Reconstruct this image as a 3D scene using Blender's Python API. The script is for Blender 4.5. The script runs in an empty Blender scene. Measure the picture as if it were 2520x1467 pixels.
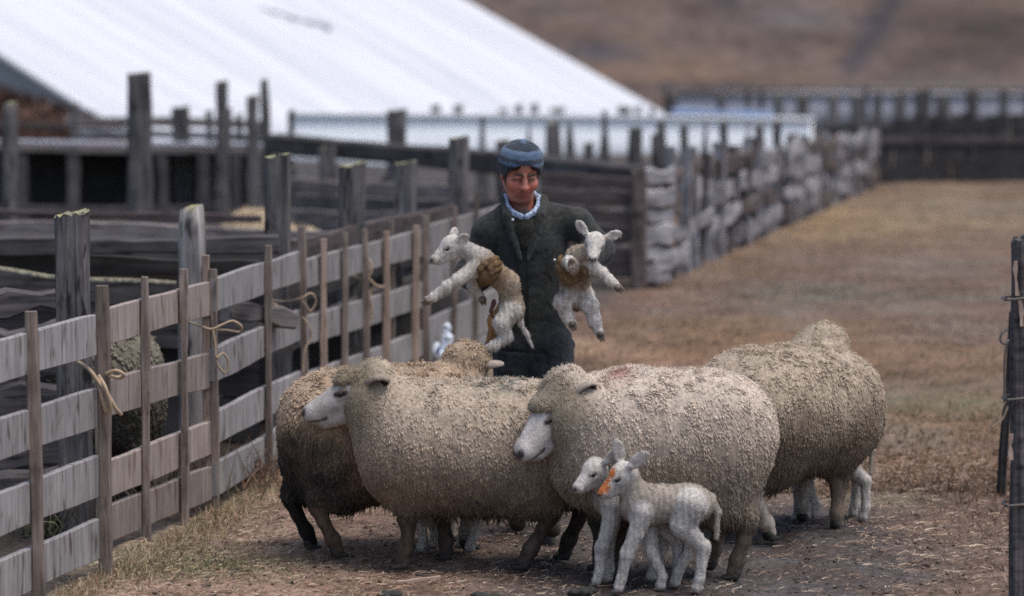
import bpy, bmesh, math, random
import numpy as np
from mathutils import Vector, Matrix

random.seed(7)
RNG = np.random.default_rng(11)
SC = bpy.context.scene
COLL = SC.collection
rad = math.radians

# ---------------------------------------------------------------- camera, world, sun, exposure
F = 7440.0            # focal length in photo pixels (photo measured 2520 x 1467)
CX, CY = 1260.0, 733.5
HC = 2.25             # camera height
TAN = (CY - 35.0) / F
TH = math.atan(TAN)
cam_d = bpy.data.cameras.new("camera")
cam = bpy.data.objects.new("camera", cam_d)
COLL.objects.link(cam)
cam.location = (0, 0, HC)
cam.rotation_euler = (math.pi / 2 - TH, 0, 0)
cam_d.sensor_width = 36.0
cam_d.sensor_fit = 'HORIZONTAL'
cam_d.lens = 36.0 * F / 2520.0
cam_d.clip_start = 0.5
cam_d.clip_end = 3000
cam_d.dof.use_dof = True
cam_d.dof.focus_distance = 12.4
cam_d.dof.aperture_fstop = 1.8
SC.camera = cam

W_ = bpy.data.worlds.new("World")
SC.world = W_
W_.use_nodes = True
wn = W_.node_tree
sky = wn.nodes.new('ShaderNodeTexSky')
sky.sky_type = 'NISHITA'
sky.sun_disc = False
SUN_EL, SUN_AZ = 70.0, 118.0          # azimuth clockwise from +Y
sky.sun_elevation = rad(SUN_EL)
sky.sun_rotation = rad(SUN_AZ)
sky.air_density = 1.0
sky.dust_density = 3.0
sky.ozone_density = 1.0
bg = wn.nodes['Background']
wn.links.new(sky.outputs[0], bg.inputs['Color'])
bg.inputs['Strength'].default_value = 0.12

sd = bpy.data.lights.new("sun", 'SUN')
sd.energy = 1.5
sd.angle = rad(40)
sd.color = (1.0, 0.95, 0.88)
sun = bpy.data.objects.new("sun", sd)
COLL.objects.link(sun)
sv = Vector((math.sin(rad(SUN_AZ)) * math.cos(rad(SUN_EL)), math.cos(rad(SUN_AZ)) * math.cos(rad(SUN_EL)), math.sin(rad(SUN_EL))))
sun.rotation_euler = (-sv).to_track_quat('-Z', 'Y').to_euler()
sun.location = (0, 0, 30)

SC.view_settings.view_transform = 'Standard'
SC.view_settings.look = 'None'
SC.view_settings.exposure = 0.62
SC.view_settings.gamma = 1.0
SC.render.engine = 'CYCLES'
SC.cycles.filter_width = 1.7
SC.cycles.use_denoising = False
SC.cycles.max_bounces = 6

# ---------------------------------------------------------------- photo pixel -> place helpers
def ray(px, py):
    u = (px - CX) / F
    v = -(py - CY) / F
    c, s = math.cos(TH), math.sin(TH)
    return Vector((u, v * s + c, v * c - s))

def P(px, py, depth):
    d = ray(px, py)
    return Vector((0, 0, HC)) + d * (depth / d.y)

def G(px, py, z=0.0):
    d = ray(px, py)
    return Vector((0, 0, HC)) + d * ((z - HC) / d.z)

# ---------------------------------------------------------------- objects
def tag(o, label=None, cat=None, group=None, kind=None):
    if label: o['label'] = label
    if cat: o['category'] = cat
    if group: o['group'] = group
    if kind: o['kind'] = kind
    return o

def empty(name, loc, rz=0.0, label=None, cat=None, group=None):
    o = bpy.data.objects.new(name, None)
    COLL.objects.link(o)
    o.empty_display_size = 0.1
    o.location = loc
    o.rotation_euler = (0, 0, rz)
    return tag(o, label, cat, group)

def link_mesh(name, me, mat, parent=None):
    o = bpy.data.objects.new(name, me)
    COLL.objects.link(o)
    if mat is not None:
        me.materials.append(mat)
    if parent is not None:
        o.parent = parent
    return o

def np_mesh(name, V, faces, col=None, smooth=True):
    """V (n,3); faces list of int arrays (m,k)."""
    me = bpy.data.meshes.new(name)
    V = np.asarray(V, dtype=np.float32)
    me.vertices.add(len(V))
    me.vertices.foreach_set('co', V.ravel())
    loops = np.concatenate([f.ravel() for f in faces]).astype(np.int32)
    tot = np.concatenate([np.full(len(f), f.shape[1], dtype=np.int32) for f in faces])
    start = np.concatenate([[0], np.cumsum(tot)[:-1]]).astype(np.int32)
    me.loops.add(len(loops))
    me.loops.foreach_set('vertex_index', loops)
    me.polygons.add(len(tot))
    me.polygons.foreach_set('loop_start', start)
    me.polygons.foreach_set('loop_total', tot)
    me.update(calc_edges=True)
    if smooth:
        me.polygons.foreach_set('use_smooth', np.ones(len(tot), dtype=bool))
    if col is not None:
        at = me.color_attributes.new('Col', 'FLOAT_COLOR', 'POINT')
        c4 = np.ones((len(V), 4), dtype=np.float32)
        c4[:, :3] = col
        at.data.foreach_set('color', c4.ravel())
    return me

# ---------------------------------------------------------------- noise
def _hash(i, j, k, s):
    n = (i * 73856093) ^ (j * 19349663) ^ (k * 83492791) ^ (s * 2654435761 & 0x7fffffff)
    n = (n ^ (n >> 13)) * 1274126177 & 0x7fffffff
    n = (n ^ (n >> 16)) * 668265263 & 0x7fffffff
    return ((n ^ (n >> 15)) & 0xffff) / 65535.0 * 2 - 1

def vnoise(p, seed=0):
    p = np.asarray(p, dtype=np.float64)
    f = np.floor(p)
    t = p - f
    t = t * t * t * (t * (t * 6 - 15) + 10)
    i = f.astype(np.int64)
    x, y, z = i[:, 0], i[:, 1], i[:, 2]
    r = 0
    for a in (0, 1):
        wa = t[:, 0] if a else 1 - t[:, 0]
        for b in (0, 1):
            wb = t[:, 1] if b else 1 - t[:, 1]
            for c in (0, 1):
                wc = t[:, 2] if c else 1 - t[:, 2]
                r = r + wa * wb * wc * _hash(x + a, y + b, z + c, seed)
    return r

def fbm(p, seed=0, octs=3):
    p = np.asarray(p, dtype=np.float64)
    r, a, t = 0, 1.0, 0
    for o in range(octs):
        r = r + a * vnoise(p * (2.03 ** o) + o * 17.3, seed + o)
        t += a
        a *= 0.5
    return r / t

def sstep(a, b, x):
    t = np.clip((x - a) / (b - a), 0, 1)
    return t * t * (3 - 2 * t)

# ---------------------------------------------------------------- implicit surfaces
class Sdf:
    def __init__(s):
        s.pr = []; s.pt = []
    def paint(s, c, r, R, col, soft=.2):
        s.pt.append((np.array(c, float), np.array(r, float), np.eye(3) if R is None else np.array(R, float), np.array(col, float), soft))
    def cap(s, a, b, ra, rb=None, k=0.03, col=None, sub=False, kc=None):
        rb = ra if rb is None else rb
        a = np.array(a, float); b = np.array(b, float)
        r = max(ra, rb)
        s.pr.append(dict(t='c', a=a, b=b, ra=ra, rb=rb, k=k, col=col, sub=sub, kc=kc,
                         lo=np.minimum(a, b) - r, hi=np.maximum(a, b) + r))
    def chain(s, pts, rs, k=0.03, col=None, kc=None):
        for i in range(len(pts) - 1):
            s.cap(pts[i], pts[i + 1], rs[i], rs[i + 1], k, col, False, kc)
    def ell(s, c, r, R=None, k=0.03, col=None, sub=False, kc=None):
        c = np.array(c, float); r = np.array(r, float)
        R = np.eye(3) if R is None else np.array(R, float)      # rows = local axes
        ext = np.sqrt(((R.T * r) ** 2).sum(axis=1))
        s.pr.append(dict(t='e', c=c, r=r, R=R, k=k, col=col, sub=sub, kc=kc, lo=c - ext, hi=c + ext))
    def dist(s, q, p):
        if q['t'] == 'c':
            ba = q['b'] - q['a']
            L = max((ba * ba).sum(), 1e-9)
            pa = p - q['a']
            t = np.clip((pa @ ba) / L, 0, 1)
            d = pa - t[..., None] * ba
            return np.sqrt((d * d).sum(-1)) - (q['ra'] + (q['rb'] - q['ra']) * t)
        l = (p - q['c']) @ q['R'].T
        k0 = np.sqrt(((l / q['r']) ** 2).sum(-1))
        k1 = np.sqrt(((l / q['r'] ** 2) ** 2).sum(-1))
        return np.where(k1 > 1e-6, k0 * (k0 - 1) / np.maximum(k1, 1e-6), -q['r'].min())
    def grid(s, h):
        pos = [q for q in s.pr if not q['sub']]
        lo = np.min([q['lo'] for q in pos], axis=0) - 3 * h - 0.01
        hi = np.max([q['hi'] for q in pos], axis=0) + 3 * h + 0.01
        n = np.ceil((hi - lo) / h).astype(int) + 1
        D = np.full(n, 1.0, dtype=np.float32)
        ax = [lo[i] + h * np.arange(n[i]) for i in range(3)]
        for q in s.pr:
            pad = max(q['k'], 2 * h) + h
            i0 = np.clip(np.floor((q['lo'] - pad - lo) / h).astype(int), 0, n - 1)
            i1 = np.clip(np.ceil((q['hi'] + pad - lo) / h).astype(int) + 1, 1, n)
            if (i1 <= i0).any():
                continue
            sl = tuple(slice(i0[i], i1[i]) for i in range(3))
            p = np.stack(np.meshgrid(*[ax[i][sl[i]] for i in range(3)], indexing='ij'), -1)
            d = s.dist(q, p)
            o = D[sl]
            k = max(q['k'], 1e-4)
            if q['sub']:
                d = -d
                hh = np.clip(0.5 - 0.5 * (o - d) / k, 0, 1)
                D[sl] = o * (1 - hh) + d * hh + k * hh * (1 - hh)
            else:
                hh = np.clip(0.5 + 0.5 * (o - d) / k, 0, 1)
                D[sl] = o * (1 - hh) + d * hh - k * hh * (1 - hh)
        return D, lo
    def colors(s, V, base=(0.5, 0.5, 0.5)):
        C = np.tile(np.array(base, float), (len(V), 1))
        D = np.full(len(V), 9.0)
        for q in s.pr:
            if q['sub']:
                continue
            d = s.dist(q, V)
            k = max(q['kc'] or q['k'] * 0.6, 0.003)
            hh = np.clip(0.5 + 0.5 * (D - d) / k, 0, 1)
            if q['col'] is not None:
                C = C * (1 - hh)[:, None] + np.array(q['col'])[None] * hh[:, None]
            D = D * (1 - hh) + d * hh
        for c, r, R, col, soft in s.pt:
            l = np.sqrt((((V - c) @ R.T / r) ** 2).sum(1))
            if soft > .7: l = l + .45 * fbm(V * 34, 91, 3)
            w = sstep(1 + soft, 1 - soft, l)[:, None]
            C = C * (1 - w) + col[None] * w
        return C
    def mesh(s, h):
        D, lo = s.grid(h)
        V, Q = surfnet(D, lo, h)
        return V, Q

def surfnet(D, lo, h):
    S = D < 0
    cnt = np.zeros(tuple(n - 1 for n in D.shape), dtype=np.int8)
    offs = [(a, b, c) for a in (0, 1) for b in (0, 1) for c in (0, 1)]
    def sub(A, o):
        return A[o[0]:A.shape[0] - 1 + o[0], o[1]:A.shape[1] - 1 + o[1], o[2]:A.shape[2] - 1 + o[2]]
    for o in offs:
        cnt += sub(S, o)
    act = (cnt > 0) & (cnt < 8)
    ijk = np.argwhere(act)
    idx = np.full(act.shape, -1, dtype=np.int32)
    idx[act] = np.arange(len(ijk))
    acc = np.zeros((len(ijk), 3)); num = np.zeros(len(ijk))
    vals = {o: D[ijk[:, 0] + o[0], ijk[:, 1] + o[1], ijk[:, 2] + o[2]].astype(np.float64) for o in offs}
    for o in offs:
        for ax in range(3):
            if o[ax] == 0:
                o2 = tuple(1 if i == ax else o[i] for i in range(3))
                va, vb = vals[o], vals[o2]
                m = (va < 0) != (vb < 0)
                t = np.where(m, va / np.where(m, va - vb, 1), 0)
                pt = np.tile(np.array(o, float), (len(ijk), 1))
                pt[:, ax] += t
                acc += pt * m[:, None]
                num += m
    V = lo + h * (ijk + acc / np.maximum(num, 1)[:, None])
    quads = []
    for ax in range(3):
        b, c = [(1, 2), (2, 0), (0, 1)][ax]
        s0 = [slice(None)] * 3; s1 = [slice(None)] * 3
        s0[ax] = slice(0, -1); s1[ax] = slice(1, None)
        e0, e1 = S[tuple(s0)], S[tuple(s1)]
        E = np.argwhere(e0 != e1)
        ok = (E[:, b] > 0) & (E[:, c] > 0) & (E[:, b] < act.shape[b]) & (E[:, c] < act.shape[c])
        E = E[ok]
        fl = e0[E[:, 0], E[:, 1], E[:, 2]]
        def cell(db, dc):
            q = E.copy(); q[:, b] += db; q[:, c] += dc
            return idx[q[:, 0], q[:, 1], q[:, 2]]
        q = np.stack([cell(-1, -1), cell(0, -1), cell(0, 0), cell(-1, 0)], 1)
        q[~fl] = q[~fl][:, ::-1]
        quads.append(q)
    Q = np.concatenate(quads)
    Q = Q[(Q >= 0).all(axis=1)]
    return V, Q

def vnormals(V, Q):
    n = np.cross(V[Q[:, 2]] - V[Q[:, 0]], V[Q[:, 3]] - V[Q[:, 1]])
    N = np.zeros_like(V)
    for i in range(4):
        np.add.at(N, Q[:, i], n)
    return N / np.maximum(np.linalg.norm(N, axis=1), 1e-9)[:, None]

def relax(V, Q, it=2, w=0.5):
    for _ in range(it):
        A = np.zeros_like(V); c = np.zeros(len(V))
        for i in range(4):
            for j in (1, 3):
                np.add.at(A, Q[:, i], V[Q[:, (i + j) % 4]])
                np.add.at(c, Q[:, i], 1)
        V = V * (1 - w) + w * A / np.maximum(c, 1)[:, None]
    return V

def unit(v):
    return v / np.maximum(np.linalg.norm(v, axis=-1, keepdims=True), 1e-9)

def lock_noise(R, seed, s=(105., 105., 15.)):
    s = np.array(s)
    w = np.stack([vnoise(R * 14, seed + 60 + i) for i in range(3)], 1) * .012
    a = vnoise((R + w) * s, seed + 64); b = vnoise((R + w) * s * np.array([.42, .42, .45]), seed + 65)
    return np.clip(1 - np.abs(a) * 3.2, 0, 1), np.clip(1 - np.abs(b) * 6.5, 0, 1), vnoise((R + w) * s * 1.3 + 7, seed + 66)

def tufts(V, Q, N, C, n, length, width, flow=0.8, lift=0.45, clump=0.5, cf=30.0, seed=0, keep=None, tint=0.18, down=(0, 0, -1), lock=None, ls=(85., 85., 11.), ldark=1.0, jit=1.0):
    """many thin curved blades of wool rooted on the surface"""
    rng = np.random.default_rng(seed + 100)
    a = np.linalg.norm(np.cross(V[Q[:, 2]] - V[Q[:, 0]], V[Q[:, 3]] - V[Q[:, 1]]), axis=1)
    if keep is not None:
        a = a * keep[Q].mean(axis=1)
    f = rng.choice(len(Q), n, p=a / a.sum())
    u, v = rng.random(n)[:, None], rng.random(n)[:, None]
    def mix(A):
        q = A[Q[f]]
        return q[:, 0] * (1 - u) * (1 - v) + q[:, 1] * u * (1 - v) + q[:, 2] * u * v + q[:, 3] * (1 - u) * v
    R, nn, cc = mix(V), unit(mix(N)), mix(C)
    dn = np.array(down, float)
    fl = dn - nn * (nn @ dn)[:, None]
    nv = np.stack([vnoise(R * cf, seed + s) for s in (1, 2, 3)], 1)
    d = unit(nn * lift + fl * flow + nv * clump + rng.normal(0, 0.22 * jit, (n, 3)))
    side = unit(np.cross(d, nn + rng.normal(0, 0.5, (n, 3))))
    L = length * (0.6 + 0.8 * rng.random(n))[:, None]
    w = width * (0.7 + 0.6 * rng.random(n))[:, None]
    d2 = unit(d + fl * 0.45 + rng.normal(0, 0.3 * jit, (n, 3)))
    base = R - nn * 0.006
    m = base + d * L * 0.55
    tip = m + d2 * L * 0.55
    VV = np.stack([base - side * w, base + side * w, m + side * w * 0.8, m - side * w * 0.8, tip], 1).reshape(-1, 3)
    k = np.arange(n)[:, None] * 5
    q4 = k + np.array([[0, 1, 2, 3]]); t3 = k + np.array([[3, 2, 4]])
    t = (1 + tint * rng.normal(0, 1, n))[:, None]
    if lock:
        r1, r2, r3 = lock_noise(R, seed, ls)
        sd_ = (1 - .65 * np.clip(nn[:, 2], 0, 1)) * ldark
        t = t * np.clip(1 - .74 * sd_ * r1 - .6 * sd_ * r2 + .30 * sd_ * r3, .10, 2)[:, None]  # blade colour darkens in the partings, painting their depth occlusion
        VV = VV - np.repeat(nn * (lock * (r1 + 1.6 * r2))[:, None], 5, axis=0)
    cc = np.clip(cc * t, 0.004, 0.95)
    CC = np.repeat(cc[:, None, :], 5, axis=1).reshape(-1, 3)
    return VV, q4, t3, CC

def locks(V, Q, N, C, n, length, width, seed, S=None, lift=.13, jit=.10, tint=.085, down=(-.22, 0, -1), cf=26.0, sink=.008, dk=.48):
    """staples of fleece: tapered, wavy four-sided locks with real thickness, lying along the flow of the coat"""
    rng = np.random.default_rng(seed + 500)
    a = np.linalg.norm(np.cross(V[Q[:, 2]] - V[Q[:, 0]], V[Q[:, 3]] - V[Q[:, 1]]), axis=1)
    f = rng.choice(len(Q), n, p=a / a.sum())
    u, v = rng.random(n)[:, None], rng.random(n)[:, None]
    def mix(A):
        q = A[Q[f]]
        return q[:, 0] * (1 - u) * (1 - v) + q[:, 1] * u * (1 - v) + q[:, 2] * u * v + q[:, 3] * (1 - u) * v
    R, nn, cc = mix(V), unit(mix(N)), mix(C)
    ss = mix(S[:, None])[:, 0] if S is not None else np.ones(n)
    b = vnoise(R * np.array([30., 30., 8.]) + 3.3, seed + 71)
    part = np.clip(1 - np.abs(b) * 6.0, 0, 1)
    k = rng.random(n) > .8 * part
    R, nn, cc, part, ss = R[k], nn[k], cc[k], part[k], ss[k]; n = len(R)
    dn = np.array(down, float)
    fl = dn - nn * (nn @ dn)[:, None]
    up_ = np.clip(nn[:, 2], 0, 1)[:, None]
    nv = np.stack([vnoise(R * cf, seed + s) for s in (1, 2, 3)], 1)
    fl = unit(fl + nv * (.26 + .4 * up_) + rng.normal(0, jit, (n, 3)))
    d0 = unit(nn * (lift + .5) * (1 - .5 * up_) + fl * .8)
    d1 = unit(fl + nn * (lift * .5) + rng.normal(0, jit * .7, (n, 3)))
    d2 = unit(fl - nn * .10 + rng.normal(0, jit, (n, 3)))
    side = unit(np.cross(fl, nn) + rng.normal(0, .12, (n, 3)))
    L = (ss * length * (.6 + .8 * rng.random(n)))[:, None]
    w = (ss ** .6 * width * (.65 + .7 * rng.random(n)))[:, None]
    hgt = nn * (.0025 * rng.normal(0, 1, n) - sink * .5 * part)[:, None]
    p0 = R - nn * sink + hgt; p1 = p0 + d0 * (sink + L * .22); p2 = p1 + d1 * L * .42; p3 = p2 + d2 * L * .17
    V4 = []
    for p, ws in ((p0, .7), (p1, 1.0), (p2, .92)):
        t = unit(np.cross(side, fl))
        V4 += [p - side * w * ws, p + t * w * ws * .75, p + side * w * ws, p - t * w * ws * .75]
    V4.append(p3)
    VV = np.stack(V4, 1).reshape(-1, 3)
    base = np.arange(n)[:, None] * 13
    q4 = []
    for r in (0, 4):
        for j in range(4):
            q4.append(base + np.array([[r + j, r + (j + 1) % 4, r + 4 + (j + 1) % 4, r + 4 + j]]))
    q4 = np.concatenate(q4)
    t3 = np.concatenate([base + np.array([[8 + j, 8 + (j + 1) % 4, 12]]) for j in range(4)])
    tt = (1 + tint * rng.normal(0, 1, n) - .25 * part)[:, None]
    g = np.array([.62, .62, .62, .62, .92, .92, .92, .92, 1.05, 1.05, 1.05, 1.05, 1.12])     # depth shade painted at the roots, lighter tips
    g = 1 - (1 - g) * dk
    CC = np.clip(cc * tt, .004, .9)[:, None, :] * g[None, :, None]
    return VV, q4, t3, CC.reshape(-1, 3)

# ---------------------------------------------------------------- materials
def nodes_of(name):
    m = bpy.data.materials.new(name)
    m.use_nodes = True
    nt = m.node_tree
    b = nt.nodes['Principled BSDF']
    return m, nt, b

def lk(nt, a, b):
    nt.links.new(a, b)

def mat_col(name, rough=0.9, vs=60.0, amt=0.25, bump=0.0, bscale=200.0, spec=0.15, sheen=0.0, sub=0.0):
    """colour comes from the mesh's own colour attribute, broken up by noise"""
    m, nt, b = nodes_of(name)
    a = nt.nodes.new('ShaderNodeAttribute'); a.attribute_name = 'Col'
    tc = nt.nodes.new('ShaderNodeTexCoord')
    n = nt.nodes.new('ShaderNodeTexNoise'); n.inputs['Scale'].default_value = vs; n.inputs['Detail'].default_value = 4
    lk(nt, tc.outputs['Object'], n.inputs['Vector'])
    mr = nt.nodes.new('ShaderNodeMapRange')
    mr.inputs['From Min'].default_value = 0.3; mr.inputs['From Max'].default_value = 0.7
    mr.inputs['To Min'].default_value = 1 - amt; mr.inputs['To Max'].default_value = 1 + amt
    lk(nt, n.outputs['Fac'], mr.inputs['Value'])
    vm = nt.nodes.new('ShaderNodeVectorMath'); vm.operation = 'SCALE'
    lk(nt, a.outputs['Color'], vm.inputs[0]); lk(nt, mr.outputs['Result'], vm.inputs['Scale'])
    lk(nt, vm.outputs[0], b.inputs['Base Color'])
    b.inputs['Roughness'].default_value = rough
    b.inputs['Specular IOR Level'].default_value = spec
    if sheen:
        b.inputs['Sheen Weight'].default_value = sheen
    if sub:
        b.inputs['Subsurface Weight'].default_value = sub
        b.inputs['Subsurface Radius'].default_value = (0.012, 0.005, 0.003)
        b.inputs['Subsurface Scale'].default_value = 0.5
    if bump:
        n2 = nt.nodes.new('ShaderNodeTexNoise'); n2.inputs['Scale'].default_value = bscale; n2.inputs['Detail'].default_value = 3
        lk(nt, tc.outputs['Object'], n2.inputs['Vector'])
        bp = nt.nodes.new('ShaderNodeBump'); bp.inputs['Strength'].default_value = bump; bp.inputs['Distance'].default_value = 0.01
        lk(nt, n2.outputs['Fac'], bp.inputs['Height']); lk(nt, bp.outputs[0], b.inputs['Normal'])
    return m

def mat_wood(name, c1, c2, axis='X', scale=1.0, stain=(0.05, 0.04, 0.03), stain_amt=0.5, moss=None, rough=0.85, var=0.25):
    """weathered timber: fibres along the given object axis, cracks, stains"""
    m, nt, b = nodes_of(name)
    tc = nt.nodes.new('ShaderNodeTexCoord')
    oi = nt.nodes.new('ShaderNodeObjectInfo')
    off = nt.nodes.new('ShaderNodeVectorMath'); off.operation = 'ADD'
    sc = nt.nodes.new('ShaderNodeVectorMath'); sc.operation = 'SCALE'; sc.inputs['Scale'].default_value = 37.0
    cmb = nt.nodes.new('ShaderNodeCombineXYZ')
    for i in range(3): lk(nt, oi.outputs['Random'], cmb.inputs[i])
    lk(nt, cmb.outputs[0], sc.inputs[0])
    lk(nt, tc.outputs['Object'], off.inputs[0]); lk(nt, sc.outputs[0], off.inputs[1])
    mp = nt.nodes.new('ShaderNodeMapping')
    s = {'X': (3, 60, 60), 'Z': (60, 60, 3), 'Y': (60, 3, 60)}[axis]
    mp.inputs['Scale'].default_value = tuple(v * scale for v in s)
    lk(nt, off.outputs[0], mp.inputs['Vector'])
    n = nt.nodes.new('ShaderNodeTexNoise'); n.inputs['Scale'].default_value = 1.0; n.inputs['Detail'].default_value = 5; n.inputs['Roughness'].default_value = 0.65
    lk(nt, mp.outputs[0], n.inputs['Vector'])
    cr = nt.nodes.new('ShaderNodeValToRGB')
    cr.color_ramp.elements[0].position = 0.34; cr.color_ramp.elements[0].color = (*c2, 1)
    cr.color_ramp.elements[1].position = 0.62; cr.color_ramp.elements[1].color = (*c1, 1)
    lk(nt, n.outputs['Fac'], cr.inputs['Fac'])
    # cracks / runs
    mp2 = nt.nodes.new('ShaderNodeMapping'); mp2.inputs['Scale'].default_value = tuple(v * scale * (0.55 if v > 10 else 2.6) for v in s)
    lk(nt, off.outputs[0], mp2.inputs['Vector'])
    n2 = nt.nodes.new('ShaderNodeTexNoise'); n2.inputs['Scale'].default_value = 1.0; n2.inputs['Detail'].default_value = 2
    lk(nt, mp2.outputs[0], n2.inputs['Vector'])
    mr = nt.nodes.new('ShaderNodeMapRange'); mr.inputs['From Min'].default_value = 0.585; mr.inputs['From Max'].default_value = 0.70
    mr.inputs['To Max'].default_value = stain_amt
    lk(nt, n2.outputs['Fac'], mr.inputs['Value'])
    mx = nt.nodes.new('ShaderNodeMix'); mx.data_type = 'RGBA'
    lk(nt, mr.outputs['Result'], mx.inputs['Factor']); lk(nt, cr.outputs['Color'], mx.inputs['A']); mx.inputs['B'].default_value = (*stain, 1)
    # big blotches
    n3 = nt.nodes.new('ShaderNodeTexNoise'); n3.inputs['Scale'].default_value = 5.0; n3.inputs['Detail'].default_value = 3
    lk(nt, off.outputs[0], n3.inputs['Vector'])
    mr3 = nt.nodes.new('ShaderNodeMapRange'); mr3.inputs['From Min'].default_value = 0.3; mr3.inputs['From Max'].default_value = 0.7
    mr3.inputs['To Min'].default_value = 1 - var; mr3.inputs['To Max'].default_value = 1 + var
    lk(nt, n3.outputs['Fac'], mr3.inputs['Value'])
    vv = nt.nodes.new('ShaderNodeMath'); vv.operation = 'MULTIPLY_ADD'; vv.inputs[1].default_value = 0.35; vv.inputs[2].default_value = 0.82
    lk(nt, oi.outputs['Random'], vv.inputs[0])
    v2 = nt.nodes.new('ShaderNodeMath'); v2.operation = 'MULTIPLY'
    lk(nt, vv.outputs[0], v2.inputs[0]); lk(nt, mr3.outputs['Result'], v2.inputs[1])
    vm = nt.nodes.new('ShaderNodeVectorMath'); vm.operation = 'SCALE'
    lk(nt, mx.outputs['Result'], vm.inputs[0]); lk(nt, v2.outputs[0], vm.inputs['Scale'])
    outc = vm.outputs[0]
    if moss:
        gn = nt.nodes.new('ShaderNodeNewGeometry'); sx = nt.nodes.new('ShaderNodeSeparateXYZ')
        lk(nt, gn.outputs['Normal'], sx.inputs[0])
        n4 = nt.nodes.new('ShaderNodeTexNoise'); n4.inputs['Scale'].default_value = 30; lk(nt, off.outputs[0], n4.inputs['Vector'])
        ml = nt.nodes.new('ShaderNodeMath'); ml.operation = 'MULTIPLY'; lk(nt, sx.outputs['Z'], ml.inputs[0]); lk(nt, n4.outputs['Fac'], ml.inputs[1])
        mr4 = nt.nodes.new('ShaderNodeMapRange'); mr4.inputs['From Min'].default_value = 0.3; mr4.inputs['From Max'].default_value = 0.5
        lk(nt, ml.outputs[0], mr4.inputs['Value'])
        m4 = nt.nodes.new('ShaderNodeMix'); m4.data_type = 'RGBA'
        lk(nt, mr4.outputs['Result'], m4.inputs['Factor']); lk(nt, outc, m4.inputs['A']); m4.inputs['B'].default_value = (*moss, 1)
        outc = m4.outputs['Result']
    lk(nt, outc, b.inputs['Base Color'])
    b.inputs['Roughness'].default_value = rough
    b.inputs['Specular IOR Level'].default_value = 0.2
    bp = nt.nodes.new('ShaderNodeBump'); bp.inputs['Strength'].default_value = 0.6; bp.inputs['Distance'].default_value = 0.004
    lk(nt, n.outputs['Fac'], bp.inputs['Height']); lk(nt, bp.outputs[0], b.inputs['Normal'])
    return m

def mat_plain(name, c, rough=0.6, amt=0.15, scale=8.0, metallic=0.0, spec=0.3):
    m, nt, b = nodes_of(name)
    tc = nt.nodes.new('ShaderNodeTexCoord')
    n = nt.nodes.new('ShaderNodeTexNoise'); n.inputs['Scale'].default_value = scale; n.inputs['Detail'].default_value = 4
    lk(nt, tc.outputs['Object'], n.inputs['Vector'])
    mx = nt.nodes.new('ShaderNodeMix'); mx.data_type = 'RGBA'
    lk(nt, n.outputs['Fac'], mx.inputs['Factor'])
    mx.inputs['A'].default_value = (*[v * (1 - amt) for v in c], 1)
    mx.inputs['B'].default_value = (*[min(1, v * (1 + amt)) for v in c], 1)
    lk(nt, mx.outputs['Result'], b.inputs['Base Color'])
    b.inputs['Roughness'].default_value = rough
    b.inputs['Metallic'].default_value = metallic
    b.inputs['Specular IOR Level'].default_value = spec
    return m

# ---------------------------------------------------------------- timber and cord builders
def plank_mesh(name, L, Wd, T, seed, rough=0.004, seg=10, taper=1.0, point=False):
    """beam along local X (0..L), width along local Z (centred), thickness along Y; uneven sawn edges, chamfered"""
    r = random.Random(seed)
    bm = bmesh.new()
    ch = min(Wd, T) * 0.12
    rings = []
    ph = [r.random() * 6.28 for _ in range(6)]
    for i in range(seg + 1):
        t = i / seg
        x = t * L
        f = 1 + (taper - 1) * t
        w = Wd * f / 2 + rough * math.sin(t * 9 + ph[0]) + r.uniform(-rough, rough) * 0.6
        th = T * f / 2 + rough * 0.4 * math.sin(t * 7 + ph[1])
        oz = rough * 1.2 * math.sin(t * 4 + ph[2]); oy = rough * 0.8 * math.sin(t * 5 + ph[3])
        if point and i == seg:
            w *= 0.12; th *= 0.3
        pts = [(-th, -w + ch), (-th, w - ch), (-th + ch, w), (th - ch, w), (th, w - ch), (th, -w + ch), (th - ch, -w), (-th + ch, -w)]
        xx = x + (r.uniform(-0.006, 0.006) if i in (0, seg) else 0)
        rings.append([bm.verts.new((xx, oy + a, oz + b)) for a, b in pts])
    for i in range(seg):
        A, B = rings[i], rings[i + 1]
        for j in range(8):
            bm.faces.new((A[j], A[(j + 1) % 8], B[(j + 1) % 8], B[j]))
    bm.faces.new(rings[0][::-1]); bm.faces.new(rings[-1])
    bmesh.ops.recalc_face_normals(bm, faces=bm.faces)
    me = bpy.data.meshes.new(name)
    bm.to_mesh(me); bm.free()
    return me

_seed = [100]
def beam(name, p0, p1, Wd, T, mat, parent=None, rough=0.004, taper=1.0, roll=0.0, point=False):
    """a timber from p0 to p1 (world); Wd is its height, T its thickness"""
    _seed[0] += 1
    p0 = Vector(p0); p1 = Vector(p1)
    d = p1 - p0
    me = plank_mesh(name, d.length, Wd, T, _seed[0], rough, seg=max(4, min(16, int(d.length / 0.12))), taper=taper, point=point)
    o = link_mesh(name, me, mat)
    x = d.normalized()
    up = Vector((0, 0, 1)) if abs(x.z) < 0.9 else Vector((1, 0, 0))
    y = up.cross(x).normalized()
    z = x.cross(y)
    M = Matrix((x, y, z)).transposed().to_4x4()
    M = Matrix.Translation(p0) @ M @ Matrix.Rotation(roll, 4, 'X')
    if parent is not None:
        o.parent = parent
        pm = Matrix.Translation(parent.location) @ parent.rotation_euler.to_matrix().to_4x4()
        o.matrix_local = pm.inverted() @ M
    else:
        o.matrix_world = M
    return o

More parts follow.
